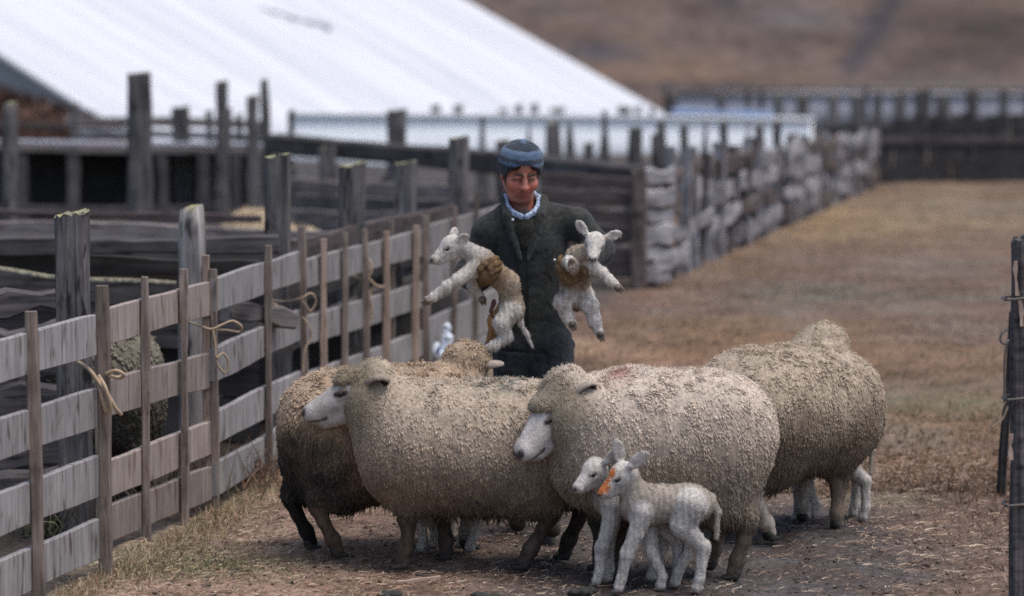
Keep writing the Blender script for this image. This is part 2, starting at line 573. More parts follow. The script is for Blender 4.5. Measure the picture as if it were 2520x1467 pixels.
def post_mesh(name, H_, w, d, seed, rough=0.006, rounded=False, topcut=0.02, taper=0.96):
    """upright post along local Z with worn, grooved sides"""
    r = random.Random(seed)
    n = 28; seg = 16
    gro = [r.uniform(-1, 1) for _ in range(n)]
    bm = bmesh.new(); rings = []
    for i in range(seg + 1):
        t = i / seg
        z = t * H_
        f = 1 + (taper - 1) * t
        if i == seg and rounded: f *= 0.80
        if i == seg - 1 and rounded: z -= 0.0; f *= 0.95
        ring = []
        for j in range(n):
            a = 2 * math.pi * j / n
            c, s = math.cos(a), math.sin(a)
            e = 5.0 if not rounded else 2.6
            q = (abs(c) ** e + abs(s) ** e) ** (-1 / e)
            g = 1 + (gro[j] * rough + rough * 0.7 * math.sin(z * 9 + j)) / max(w, d) * 2
            zz = z + (topcut * (c * 0.6 + r.uniform(-.5, .5)) if i == seg else 0)
            ring.append(bm.verts.new((c * q * w / 2 * f * g, s * q * d / 2 * f * g, zz)))
        rings.append(ring)
    for i in range(seg):
        for j in range(n):
            bm.faces.new((rings[i][j], rings[i][(j + 1) % n], rings[i + 1][(j + 1) % n], rings[i + 1][j]))
    top = bm.verts.new((0, 0, H_ + (0.016 if rounded else 0.004)))
    for j in range(n):
        bm.faces.new((rings[-1][j], rings[-1][(j + 1) % n], top))
    bm.faces.new(rings[0][::-1])
    bmesh.ops.recalc_face_normals(bm, faces=bm.faces)
    me = bpy.data.meshes.new(name); bm.to_mesh(me); bm.free()
    for p in me.polygons: p.use_smooth = rounded
    return me

def post(name, base, H_, w, d, mat, parent=None, rz=0.0, lean=(0, 0), rounded=False, rough=0.006, taper=0.96):
    _seed[0] += 1
    o = link_mesh(name, post_mesh(name, H_, w, d, _seed[0], rough, rounded, taper=taper), mat)
    M = Matrix.Translation(Vector(base)) @ Matrix.Rotation(rz, 4, 'Z') @ Matrix.Rotation(lean[0], 4, 'Y') @ Matrix.Rotation(lean[1], 4, 'X')
    if parent is not None:
        o.parent = parent
        pm = Matrix.Translation(parent.location) @ parent.rotation_euler.to_matrix().to_4x4()
        o.matrix_local = pm.inverted() @ M
    else:
        o.matrix_world = M
    return o

def tube_np(pts, r, n=6, r_end=None, sub=6):
    P_ = [Vector(p) for p in pts]
    out = []
    for i in range(len(P_) - 1):
        p0 = P_[max(i - 1, 0)]; p1 = P_[i]; p2 = P_[i + 1]; p3 = P_[min(i + 2, len(P_) - 1)]
        for k in range(sub):
            t = k / sub
            out.append(0.5 * ((2 * p1) + (p2 - p0) * t + (2 * p0 - 5 * p1 + 4 * p2 - p3) * t * t + (3 * p1 - p0 - 3 * p2 + p3) * t ** 3))
    out.append(P_[-1])
    V, Fq = [], []
    m = len(out)
    prev = None
    for i, p in enumerate(out):
        tg = (out[min(i + 1, m - 1)] - out[max(i - 1, 0)]).normalized()
        ref = prev if prev is not None else (Vector((0, 0, 1)) if abs(tg.z) < 0.9 else Vector((1, 0, 0)))
        s = tg.cross(ref)
        if s.length < 1e-4: s = tg.cross(Vector((1, 0.3, 0)))
        s.normalize(); u = s.cross(tg); prev = u
        rr = r + ((r_end if r_end is not None else r) - r) * i / (m - 1)
        for j in range(n):
            a = 2 * math.pi * j / n
            V.append(p + (s * math.cos(a) + u * math.sin(a)) * rr)
    for i in range(m - 1):
        for j in range(n):
            Fq.append((i * n + j, i * n + (j + 1) % n, (i + 1) * n + (j + 1) % n, (i + 1) * n + j))
    return np.array([tuple(v) for v in V]), np.array(Fq)

def tubes_obj(name, chains, r, mat, parent=None, base=None):
    VV, QQ, o = [], [], 0
    for c in chains:
        V, Q = tube_np(c, r)
        VV.append(V); QQ.append(Q + o); o += len(V)
    V = np.concatenate(VV)
    ob = link_mesh(name, np_mesh(name, V - (np.array(base) if base is not None else 0), [np.concatenate(QQ)]), mat, parent)
    if base is not None and parent is None:
        ob.location = base
    return ob
# ================================================================ MATERIALS
M_hurdle_x = mat_wood('hurdle_board', (0.305, 0.290, 0.288), (0.172, 0.162, 0.160), 'Z', 0.8, stain=(0.07, 0.05, 0.045), stain_amt=0.75, var=0.12)
M_hurdle_pink = mat_wood('hurdle_board_pink', (0.325, 0.275, 0.252), (0.188, 0.157, 0.143), 'Z', 0.8, stain=(0.12, 0.07, 0.05), stain_amt=0.6, var=0.12)
M_stake = mat_wood('stake_wood', (0.25, 0.20, 0.172), (0.125, 0.098, 0.088), 'X', 1.2, var=0.3)
M_stake_pale = mat_wood('stake_pale', (0.42, 0.31, 0.25), (0.25, 0.18, 0.15), 'X', 1.2, var=0.2)
M_post = mat_wood('old_post', (0.16, 0.15, 0.15), (0.055, 0.05, 0.05), 'Z', 0.9, stain=(0.015, 0.013, 0.013), stain_amt=0.9, moss=(0.30, 0.29, 0.16))
M_post_pale = mat_wood('old_post_pale', (0.42, 0.39, 0.37), (0.13, 0.12, 0.12), 'Z', 0.8, stain=(0.03, 0.027, 0.025), stain_amt=0.9, moss=(0.34, 0.31, 0.15))
M_rail = mat_wood('old_rail', (0.115, 0.105, 0.105), (0.05, 0.045, 0.047), 'X', 0.6, stain=(0.02, 0.017, 0.015), stain_amt=0.8)
M_rail_light = mat_wood('old_rail_light', (0.23, 0.20, 0.195), (0.12, 0.105, 0.10), 'X', 0.6, stain=(0.04, 0.03, 0.03), stain_amt=0.6)
M_rail_moss = mat_wood('mossy_rail', (0.12, 0.11, 0.105), (0.05, 0.045, 0.045), 'X', 0.6, stain=(0.02, 0.017, 0.015), stain_amt=0.8, moss=(0.26, 0.255, 0.17))
M_rail_brown = mat_wood('brown_rail', (0.13, 0.103, 0.096), (0.065, 0.052, 0.05), 'X', 0.5, stain=(0.02, 0.015, 0.012), stain_amt=0.7)
M_grey_slab = mat_wood('grey_slab', (0.35, 0.335, 0.35), (0.14, 0.13, 0.135), 'X', 0.5, stain=(0.03, 0.025, 0.025), stain_amt=0.85, var=0.45)
M_dark = mat_wood('dark_board', (0.055, 0.052, 0.053), (0.026, 0.025, 0.026), 'X', 0.5)
M_dark_hedge = mat_wood('dark_stockade', (0.065, 0.063, 0.064), (0.03, 0.028, 0.029), 'Z', 0.4)
M_twine = mat_plain('twine', (0.40, 0.30, 0.21), 0.9, 0.3, 90)
M_wire = mat_plain('wire', (0.16, 0.14, 0.13), 0.6, 0.3, 60, 0.4)
M_white_paint = mat_plain('white_sheet', (0.84, 0.87, 0.90), 0.5, 0.05, 2)
M_gable = mat_plain('gable_grey', (0.33, 0.36, 0.385), 0.6, 0.12, 1.5)
M_plastic = mat_plain('white_plastic', (0.70, 0.76, 0.85), 0.35, 0.08, 14)
M_blue = mat_plain('blue_print', (0.05, 0.10, 0.30), 0.4, 0.2, 10)

# ================================================================ GROUND
def lin_axis(segs):
    out = []
    for a, b, s in segs:
        n = max(1, int(round((b - a) / s)))
        out += list(np.linspace(a, b, n, endpoint=False))
    return np.array(out + [segs[-1][1]])

def grid_mesh(name, xs, ys, zf, colf):
    X, Y = np.meshgrid(xs, ys, indexing='xy')
    p = np.stack([X.ravel(), Y.ravel()], 1)
    z = zf(p[:, 0], p[:, 1])
    V = np.column_stack([p, z])
    nx, ny = len(xs), len(ys)
    i = np.arange(nx - 1)[None, :] + nx * np.arange(ny - 1)[:, None]
    Q = np.stack([i, i + 1, i + 1 + nx, i + nx], -1).reshape(-1, 4)
    return np_mesh(name, V, [Q], colf(V))

def gz(x, y):
    p = np.column_stack([x, y, np.zeros_like(x)])
    near = np.clip(1 - (y - 22) / 25, 0.25, 1)
    z = 0.022 * fbm(p * 2.2, 3, 3) + 0.016 * fbm(p * 8.0, 9, 2) * near + 0.010 * fbm(p * 15.0, 19, 2) * near
    z = z - 0.02
    drop = sstep(50, 60, y) * sstep(9.5, 4.0, x)
    return z - 4.2 * drop

def ground_col(V):
    x, y = V[:, 0], V[:, 1]
    p = np.column_stack([x, y, 0 * x])
    n1 = fbm(p * 0.55, 21, 4); n2 = fbm(p * 1.9 + 5, 31, 4); n3 = fbm(p * 6.0, 41, 3)
    brown = np.array([0.175, 0.110, 0.076]); mud = np.array([0.075, 0.066, 0.064]); straw = np.array([0.30, 0.20, 0.15])
    ochre = np.array([0.18, 0.118, 0.068]); green = np.array([0.135, 0.14, 0.075]); grey = np.array([0.135, 0.115, 0.092]); yard = np.array([0.045, 0.038, 0.032])
    C = np.tile(brown, (len(x), 1))
    def mix(c, w):
        nonlocal C
        w = np.clip(w, 0, 1)[:, None]
        C = C * (1 - w) + c[None] * w
    mix(ochre, sstep(-0.15, 0.35, n1) * sstep(14.5, 17, y) * 0.85)
    mix(grey, sstep(-0.1, 0.4, n2) * 0.6 * sstep(14.0, 16.0, y))
    # trodden gateway: mud on the right and underfoot, straw litter on the left
    wpath = sstep(15.0, 13.2, y + 0.5 * n2)
    mix(straw, wpath * sstep(0.75, -0.6, x + 0.5 * n2) * (0.45 + 0.4 * n3))
    mix(mud, wpath * sstep(-0.75, 0.35, x + 0.4 * n2) * (0.9 + 0.3 * n3))
    mix(brown, wpath * sstep(1.35, 1.9, x + 0.3 * n2) * 0.75)
    # greenish strips
    def blob(px, py, rx, ry, c, w):
        g = G(px, py)
        d = ((x - g.x) / rx) ** 2 + ((y - g.y) / ry) ** 2
        mix(c, w * np.exp(-d * 1.2) * (0.75 + 0.9 * n2))
    blob(2310, 985, 0.65, 0.5, green * np.array([1.02, .98, 1.0]), .75)
    blob(2310, 940, 0.6, 0.5, np.array([0.15, 0.14, 0.10]), 0.8)
    blob(470, 1375, 0.42, 0.34, green * np.array([1.1, 1.05, 0.95]), .75)
    blob(2180, 1220, 0.35, 0.2, green, 0.5)
    blob(1760, 660, 2.2, 2.0, np.array([0.15, 0.10, 0.075]), 0.6)
    blob(2050, 545, 1.4, 3.0, np.array([0.30, 0.19, 0.085]), 0.8)
    blob(1560, 720, 0.8, 1.2, np.array([0.23, 0.12, 0.075]), 0.7)
    blob(2300, 500, 2.5, 5.0, np.array([0.23, 0.17, 0.105]), 0.6)
    blob(1800, 860, 1.6, 1.6, np.array([0.20, 0.105, 0.06]), 0.75)
    blob(2050, 720, 1.5, 1.4, np.array([0.125, 0.115, 0.088]), 0.8)
    blob(1500, 850, 1.0, 0.8, np.array([0.30, 0.195, 0.12]), 0.6)
    # peaty yard behind the hurdles
    f0, f1 = G(-200, 1600), G(1180, 890)
    side = (f1.x - f0.x) * (y - f0.y) - (f1.y - f0.y) * (x - f0.x)
    L = math.hypot(f1.x - f0.x, f1.y - f0.y)
    sd_ = side / L
    mix(yard, sstep(0.05, 0.5, sd_) * sstep(40, 30, y) * sstep(0.6, -0.6, x))
    mix(np.array([0.075, 0.068, 0.064]), sstep(22, 25, y) * sstep(54, 50, y) * sstep(.25, -.25, x - .085 * (y - 14)))
    mix(np.array([0.20, 0.165, 0.10]), np.exp(-((sd_ + 0.10) / 0.16) ** 2) * (y < 20) * 0.8)
    mix(np.array([0.13, 0.11, 0.095]), sstep(46, 52, y))
    C *= (1 + 0.40 * n3 + 0.30 * n2 * sstep(13.5, 15.5, y))[:, None]
    C = C * (1 + 0.14 * n1[:, None] * np.array([[.7, 0.2, -0.4]]))
    gr = C.mean(axis=1, keepdims=True); C = gr + (C - gr) * .88
    return np.clip(C, 0.01, 0.9)

M_ground = mat_col('ground_soil', 0.95, 35.0, 0.4, 0.9, 70.0, 0.1)
gxs = lin_axis([(-90, -30, 6), (-30, -8, 0.7), (-8, -3, 0.12), (-3, 3.2, 0.035), (3.2, 9, 0.12), (9, 30, 0.7), (30, 90, 6)])
gys = lin_axis([(-20, 6, 2), (6, 10.6, 0.2), (10.6, 15.5, 0.03), (15.5, 26, 0.08), (26, 50, 0.25), (50, 130, 1.5)])
ground = tag(link_mesh('ground', grid_mesh('ground', gxs, gys, gz, ground_col), M_ground), kind='structure')

# hillside behind
def hz(x, y):
    p = np.column_stack([x, y, 0 * x])
    return -4.8 + 0.26 * (y - 80) + 0.35 * fbm(p * 0.25, 5, 3) - 0.00022 * np.clip(y - 120, 0, 999) ** 2 * 0.5
def hill_at(px, py):
    d = ray(px, py)
    t = 60.0
    for _ in range(4000):
        q = Vector((0, 0, HC)) + d * t
        if q.z < -4.8 + 0.26 * (q.y - 80): return q
        t += 0.05
    return q
def hill_col(V):
    x, y, z = V[:, 0], V[:, 1], V[:, 2]
    p = np.column_stack([x * 0.45, z * 1.6, y * 0.1])
    n1 = fbm(p, 51, 4); n2 = fbm(p * 3.1, 61, 3)
    C = np.tile(np.array([0.20, 0.155, 0.125]), (len(x), 1))
    def mix(c, w):
        nonlocal C
        w = np.clip(w, 0, 1)[:, None]; C = C * (1 - w) + np.array(c)[None] * w
    mix((0.115, 0.085, 0.072), sstep(0.0, 0.4, n1) * 0.7)
    mix((0.27, 0.19, 0.12), sstep(0.0, 0.45, -n1) * 0.5)
    def blob(px, py, rx, rz, c, w):
        q = hill_at(px, py)
        s = q.y / F
        d = ((x - q.x) / (rx * s)) ** 2 + ((z - q.z) / (rz * s)) ** 2
        mix(c, w * np.exp(-d))
    blob(1470, 130, 90, 22, (0.10, 0.105, 0.115), 0.8)
    blob(1370, 25, 70, 18, (0.11, 0.105, 0.105), 0.7)
    blob(1790, 3, 60, 16, (0.07, 0.07, 0.08), 0.8)
    blob(1960, 45, 130, 40, (0.20, 0.19, 0.185), 0.6)
    blob(1700, 185, 300, 14, (0.33, 0.22, 0.14), 0.6)
    blob(1980, 95, 150, 22, (0.10, 0.075, 0.065), 0.75)
    blob(1400, 70, 120, 22, (0.16, 0.115, 0.085), 0.6)
    for t in np.linspace(0, 1, 14):
        blob(2085 + 120 * t, 170 - 175 * t, 30, 22, (0.075, 0.072, 0.08), 0.55)
    blob(2400, 70, 190, 75, (0.075, 0.062, 0.055), 0.85)
    blob(2350, 130, 190, 18, (0.06, 0.05, 0.045), 0.5)
    blob(2250, 190, 330, 14, (0.14, 0.125, 0.12), 0.6)
    blob(1900, 215, 500, 12, (0.12, 0.10, 0.085), 0.6)
    C *= np.array([[.58, .55, .58]]) * (1 + 0.25 * n2)[:, None]
    return np.clip(C, 0.01, 0.9)
hxs = lin_axis([(-160, -30, 5), (-30, -6, 1.0), (-6, 26, 0.16), (26, 40, 1.0), (40, 200, 5)])
hys = lin_axis([(78, 90, 1.0), (90, 118, 0.2), (118, 150, 2), (150, 420, 10)])
hill = tag(link_mesh('hillside', grid_mesh('hillside', hxs, hys, hz, hill_col), mat_col('hill_grass', 0.95, 3.0, 0.3)), kind='structure')

# ================================================================ SHED (big white roof)
def build_shed():
    A = P(430, 369, 58.0); B = P(1668, 300, 75.0)
    z0 = -0.36
    A.z = B.z = z0
    e = (B - A); Lx = e.length; e.normalize()
    n = Vector((-e.y, e.x, 0))
    tp = 0.476
    root = empty('shed', (A.x, A.y, -4.2), 0, 'large shed with a huge white corrugated roof filling the upper left', 'shed')
    def loc(p): return p - root.location
    up = (n + Vector((0, 0, tp))).normalized()
    nr = e.cross(up).normalized()
    if nr.z < 0: nr = -nr
    RL = 16.0
    # roof sheet: corrugations run up the slope
    nx = 420
    us = np.linspace(-0.5, Lx, nx)
    vs = np.linspace(-0.35, RL, 12)
    U, Vv = np.meshgrid(us, vs)
    hgt = 0.03 * np.cos(U * 2 * np.pi / 0.36) + 0.035 * vnoise(np.column_stack([U.ravel() * 0.8, Vv.ravel() * 0.12, 0 * U.ravel()]), 4).reshape(U.shape)
    a = np.array(loc(A)); en, un, nn = np.array(e), np.array(up), np.array(nr)
    base = a[None, None] + U[..., None] * en + Vv[..., None] * un
    top = base + nn * hgt[..., None]; bot = base - nn * 0.12
    V = np.concatenate([top.reshape(-1, 3), bot.reshape(-1, 3)])
    k = np.arange(nx - 1)[None] + nx * np.arange(len(vs) - 1)[:, None]
    Q = np.stack([k, k + 1, k + 1 + nx, k + nx], -1).reshape(-1, 4)
    o = nx * len(vs)
    Q2 = (Q + o)[:, ::-1]
    ed = []
    def strip(i):
        i = np.array(i)
        ed.append(np.stack([i[:-1], i[1:], i[1:] + o, i[:-1] + o], 1))
    strip(range(nx)); strip([nx * (len(vs) - 1) + j for j in range(nx)])
    strip([nx * j for j in range(len(vs))]); strip([nx * j + nx - 1 for j in range(len(vs))])
    m, nt, b = nodes_of('shed_roof_sheet')
    tc = nt.nodes.new('ShaderNodeTexCoord')
    # streaks down the slope in the sheet's own directions
    def dotn(vec):
        d = nt.nodes.new('ShaderNodeVectorMath'); d.operation = 'DOT_PRODUCT'; d.inputs[1].default_value = vec
        lk(nt, tc.outputs['Object'], d.inputs[0]); return d.outputs['Value']
    cb = nt.nodes.new('ShaderNodeCombineXYZ')
    lk(nt, dotn(e), cb.inputs[0]); lk(nt, dotn(up), cb.inputs[1])
    mp = nt.nodes.new('ShaderNodeMapping'); mp.inputs['Scale'].default_value = (1.6, 0.10, 1)
    lk(nt, cb.outputs[0], mp.inputs['Vector'])
    nz = nt.nodes.new('ShaderNodeTexNoise'); nz.inputs['Scale'].default_value = 1.0; nz.inputs['Detail'].default_value = 3
    lk(nt, mp.outputs[0], nz.inputs['Vector'])
    cr = nt.nodes.new('ShaderNodeValToRGB')
    cr.color_ramp.elements[0].position = 0.3; cr.color_ramp.elements[0].color = (0.46, 0.475, 0.52, 1)
    cr.color_ramp.elements[1].position = 0.62; cr.color_ramp.elements[1].color = (0.60, 0.61, 0.64, 1)
    lk(nt, nz.outputs['Fac'], cr.inputs['Fac'])
    lk(nt, cr.outputs['Color'], b.inputs['Base Color'])
    b.inputs['Roughness'].default_value = 0.6
    link_mesh('roof', np_mesh('roof', V, [Q, Q2] + ed, smooth=False), m, root)
    # walls
    def wall(name, p0, p1, zt0, zt1, mat, ridge=None):
        bm = bmesh.new()
        d = (p1 - p0); th = Vector((-d.y, d.x, 0)).normalized() * 0.12
        top = [p0 + Vector((0, 0, zt0 - p0.z)), p1 + Vector((0, 0, zt1 - p1.z))]
        bot = [Vector((p0.x, p0.y, -4.3)), Vector((p1.x, p1.y, -4.3))]
        f = [bm.verts.new(loc(v)) for v in (bot[0], bot[1], top[1], top[0])]
        g = [bm.verts.new(loc(v + th)) for v in (bot[0], bot[1], top[1], top[0])]
        bm.faces.new(f); bm.faces.new(g[::-1])
        for i in range(4):
            bm.faces.new((f[i], g[i], g[(i + 1) % 4], f[(i + 1) % 4]))
        bmesh.ops.recalc_face_normals(bm, faces=bm.faces)
        me = bpy.data.meshes.new(name); bm.to_mesh(me); bm.free()
        link_mesh(name, me, mat, root)
    H_ = RL / math.sqrt(1 + tp * tp)
    R0 = A + n * H_; R1 = B + n * H_
    wall('gable_wall', A + e * 0.05, R0 + e * 0.05, z0 - 0.16, z0 + tp * H_ - 0.16, M_gable)
    wall('side_wall', A + n * 0.35, B + n * 0.35, z0 - 0.05, z0 - 0.05, M_white_paint)
    wall('end_wall', B - e * 0.3, R1 - e * 0.3, z0 - 0.16, z0 + tp * H_ - 0.16, M_gable)
    # long dark tear in the roofing
    def onroof(px, py, lift):
        d = ray(px, py); a0 = A; t = (a0 - Vector((0, 0, HC))).dot(nr) / d.dot(nr)
        return Vector((0, 0, HC)) + d * t + nr * lift
    pts = [onroof(x, y, 0.045) for x, y in ((640, 25), (690, 38), (740, 55), (775, 62), (812, 74))]
    V_, Q_ = tube_np([tuple(loc(p)) for p in pts], 0.02, 6, 0.075)
    link_mesh('roof_strap', np_mesh('roof_strap', V_, [Q_]), mat_plain('tar_strip', (0.33, 0.34, 0.38), 0.8), root)
build_shed()

# low white sheeted wall in front of the shed
def sheet_wall(name, p0, p1, h, label, cat, mat, cap=None, h1=None):
    h1 = h if h1 is None else h1
    p0, p1 = Vector(p0), Vector(p1)
    d = p1 - p0; L = d.length; d.normalize()
    nrm = Vector((-d.y, d.x, 0))
    root = empty(name, p0, 0, label, cat)
    n = int(L / 0.05)
    us = np.linspace(0, L, n); of = 0.006 * np.cos(us * 2 * np.pi / 0.2)
    a = np.array([d[:]]) * us[:, None] + np.array([nrm[:]]) * of[:, None]
    up_ = np.column_stack([0 * us, 0 * us, h + (h1 - h) * us / L])
    V = np.concatenate([a, a + up_, a + np.array(nrm) * 0.06 + up_, a + np.array(nrm) * 0.06])
    i = np.arange(n - 1)
    Q = np.concatenate([np.stack([i + n * j, i + 1 + n * j, i + 1 + n * ((j + 1) % 4), i + n * ((j + 1) % 4)], 1) for j in range(4)])
    link_mesh('sheeting', np_mesh('sheeting', V, [Q], smooth=False), mat, root)
    beam('top_capping', p0 + Vector((0, 0, h + 0.03)) - nrm * 0.02, p1 + Vector((0, 0, h1 + 0.03)) - nrm * 0.02, 0.05, 0.14, cap or mat, root)
    return root
wl = P(712, 274, 47.0); wr = P(2000, 287, 50.0)
hwall = wl.z + 0.25
sheet_wall('white_wall', (wl.x, wl.y, -0.4), (wr.x, wr.y, -0.4), wl.z + 0.34, 'long low white sheeted wall running in front of the big roof', 'wall', M_white_paint, None, wr.z + 0.34)
b0, b1 = P(1655, 277, 52.0), P(1905, 279, 52.0)
beam_o = beam('blue_tarpaulin', b0, b1, 0.07, 0.5, mat_plain('blue_tarp', (0.25, 0.36, 0.58), 0.5), None, 0.012)
tag(beam_o, 'folded bright blue tarpaulin lying along the right end of the white wall', 'tarpaulin')

# ================================================================ FRONT HURDLE FENCE
def hurdle(x0, y0, x1, y1, boards, stakes, label, mat, ext=0.0, zoff=0.0, thick=0.030):
    """x,y pixels of the two ends at ground; boards: (top, height) metres; stakes: (px, top px, width m, front?, pale?)"""
    a, b = G(x0, y0), G(x1, y1)
    d = (b - a); L = d.length; u = d.normalized()
    nrm = Vector((u.y, -u.x, 0))          # towards the path
    if nrm.y > 0: nrm = -nrm
    root = empty('fence_hurdle', a, math.atan2(u.y, u.x), label, 'fence', 'timber hurdles along the left of the path')
    for i, (top, h) in enumerate(boards):
        z = top - h / 2
        j0, j1 = random.uniform(-.012, .012), random.uniform(-.012, .012)
        o = beam('board', a + Vector((0, 0, z + j0)), b + Vector((0, 0, z + j1)), h, thick, mat, root, 0.0025)
    for px, pt, w, fr, pale in stakes:
        t = (px - x0) / (x1 - x0)
        # where the fence line meets this pixel column
        lo, hi = -0.2, 1.2
        for _ in range(40):
            mid = (lo + hi) / 2
            q = a + d * mid
            dv = q - Vector((0, 0, HC)); f = Vector((0, math.cos(TH), -math.sin(TH)))
            pxm = CX + F * dv.x / dv.dot(f)
            if pxm < px: lo = mid
            else: hi = mid
        q = a + d * lo + nrm * (0.032 if fr else -0.032)
        hgt = P(px, pt, q.y).z
        beam('stake', Vector((q.x, q.y, -0.08)), Vector((q.x + random.uniform(-.012, .012), q.y, hgt)), w * 0.9, w, M_stake_pale if pale else M_stake, root, 0.0025, roll=0.0)
    return root

B1 = [(1.05, .165), (.752, .158), (.47, .165), (.215, .165)]
hurdle(-170, 1600, 238, 1403, B1, [(76, 768, .05, True, False), (243, 704, .055, True, False), (-120, 850, .05, True, False)],
       'grey timber hurdle nearest the camera, cut off by the left edge', M_hurdle_x)
B2 = [(1.03, .152), (.712, .158), (.385, .16), (.175, .155)]
hurdle(258, 1352, 515, 1242, B2, [(346, 683, .038, True, False), (437, 664, .036, True, False), (518, 660, .036, True, False), (262, 720, .03, False, False)],
       'pinkish timber hurdle with three stakes, second along from the left edge', M_hurdle_pink)
B3 = [(1.05, .155), (.74, .155), (.43, .155), (.19, .15)]
hurdle(528, 1243, 740, 1110, B3, [(531, 630, .04, False, True), (648, 603, .038, True, False), (738, 560, .042, True, False)],
       'grey timber hurdle whose boards end behind the dark-stained ewe', M_hurdle_x)
B4 = [(.98, .155), (.665, .155), (.37, .15), (.17, .15)]
hurdle(745, 1090, 1040, 965, B4, [(783, 590, .036, True, True), (835, 572, .036, True, False), (890, 562, .04, True, False), (911, 575, .034, False, False),
       (938, 568, .044, True, True), (975, 546, .04, False, False), (1010, 553, .044, True, True), (1038, 532, .05, True, False)],
       'timber hurdle crowded with narrow upright stakes and twine, left of the man', M_hurdle_x)
B5 = [(.98, .21), (.755, .22), (.44, .26), (.165, .14)]
hurdle(1044, 966, 1290, 830, B5, [(1105, 508, .036, True, False), (1160, 475, .036, True, False)],
       'pale grey hurdle of wide boards closing behind the lamb-carrying man', M_hurdle_x)

# twine on the hurdles
def twine(chains, label, r=0.005, mat=None):
    base = Vector(chains[0][0])
    o = tubes_obj('twine', chains, r, mat or M_twine, None, tuple(base))
    return tag(o, label, 'twine', 'twine lashings on the hurdles')
def dep(px, py0):     # depth of the hurdle line under a pixel column
    return G(px, py0).y
d1 = dep(245, 1400) - 0.05
twine([[P(180, 885, d1 + .2), P(215, 905, d1), P(243, 940, d1 - .03), P(262, 965, d1 - .04), P(285, 1005, d1 - .03), P(298, 1020, d1)],
       [P(243, 925, d1), P(260, 955, d1 - .05), P(272, 1000, d1 - .04), P(262, 1015, d1 - .02), P(252, 985, d1 - .03), P(243, 940, d1 - .02)],
       [P(262, 920, d1), P(285, 912, d1 - .02), P(305, 922, d1 - .02), P(295, 930, d1), P(268, 926, d1)]],
      'thick frayed twine knotted round the big left stake', 0.008)
d2 = dep(518, 1240) - 0.05
twine([[P(462, 790, d2 + .3), P(495, 803, d2), P(520, 810, d2 - .03), P(545, 800, d2 - .02), P(572, 790, d2), P(594, 803, d2), P(590, 817, d2 + .02), P(555, 812, d2), P(522, 812, d2 - .03)],
       [P(524, 812, d2 - .04), P(530, 850, d2 - .04), P(532, 880, d2 - .04), P(548, 870, d2 - .02), P(562, 890, d2), P(556, 918, d2), P(540, 905, d2 - .02), P(531, 885, d2 - .03)]],
      'twine tied in a loose loop at the twin stakes', 0.0055)
d3 = dep(738, 1110) - 0.05
twine([[P(662, 738, d3 + .3), P(700, 742, d3 + .1), P(738, 735, d3 - .03), P(765, 722, d3 - .02), P(778, 740, d3), P(765, 765, d3), P(752, 750, d3 - .02), P(740, 736, d3 - .03)],
       [P(668, 745, d3 + .3), P(705, 765, d3 + .2)],
       [P(745, 780, d3 - .04), P(762, 805, d3 - .03), P(766, 830, d3 - .02), P(750, 862, d3 - .04), P(746, 915, d3 - .04)]],
      'reddish twine looped round the stake above the dark-stained ewe', 0.005)
d4 = dep(905, 1022) - 0.05
twine([[P(855, 668, d4 + .2), P(880, 684, d4), P(898, 688, d4 - .03), P(914, 668, d4 - .03), P(910, 640, d4 - .02), P(900, 650, d4 - .02), P(905, 680, d4 - .03), P(925, 702, d4 - .02), P(945, 706, d4)],
       [P(905, 700, d4 - .03), P(912, 740, d4 - .03), P(920, 775, d4 - .02)], [P(918, 705, d4 - .03), P(908, 745, d4 - .02), P(916, 790, d4 - .02)]],
      'bundle of twine hanging between the narrow stakes', 0.0065)

# white plastic bag caught on the hurdle
def bag():
    s = Sdf()
    dd = dep(1090, 950) - 0.10
    c = P(1098, 846, dd)
    c0 = np.array(c)
    s.ell((0, 0, 0), (.030, .022, .062), k=.01)
    s.ell((.012, -.008, .035), (.026, .018, .028), k=.012)
    s.ell((-.014, -.005, -.04), (.028, .02, .03), k=.012)
    s.cap((0, 0, .055), (.006, .01, .10), .012, .02, k=.012)
    V, Q = s.mesh(0.004)
    N = vnormals(V, Q)
    V = V + N * (0.009 * (1 - np.abs(fbm(V * 38, 3, 2)) * 2.5))[:, None]
    o = link_mesh('plastic_bag', np_mesh('plastic_bag', V, [Q]), M_plastic)
    o.location = c
    tag(o, 'crumpled white plastic bag hanging on the pale hurdle', 'bag')
    s = Sdf()
    s.ell((0, 0, 0), (.035, .03, .035), k=.01); s.cap((-.01, 0, .02), (-.008, .01, .05), .022, .02, k=.01)
    V, Q = s.mesh(0.004); N = vnormals(V, Q)
    V = V + N * (0.008 * fbm(V * 40, 7, 2))[:, None]
    o = empty('drum', P(1078, 920, dd - .05), 0, 'white and blue plastic container behind the curly head of the ewe', 'container')
    link_mesh('container_body', np_mesh('container_body', V, [Q]), M_plastic, o).location = (0, 0, .12)
    V, Q = tube_np([(0, -.028, .13), (.004, -.034, .145), (.006, -.028, .165)], .012)
    link_mesh('blue_patch', np_mesh('blue_patch', V, [Q]), M_blue, o)
bag()

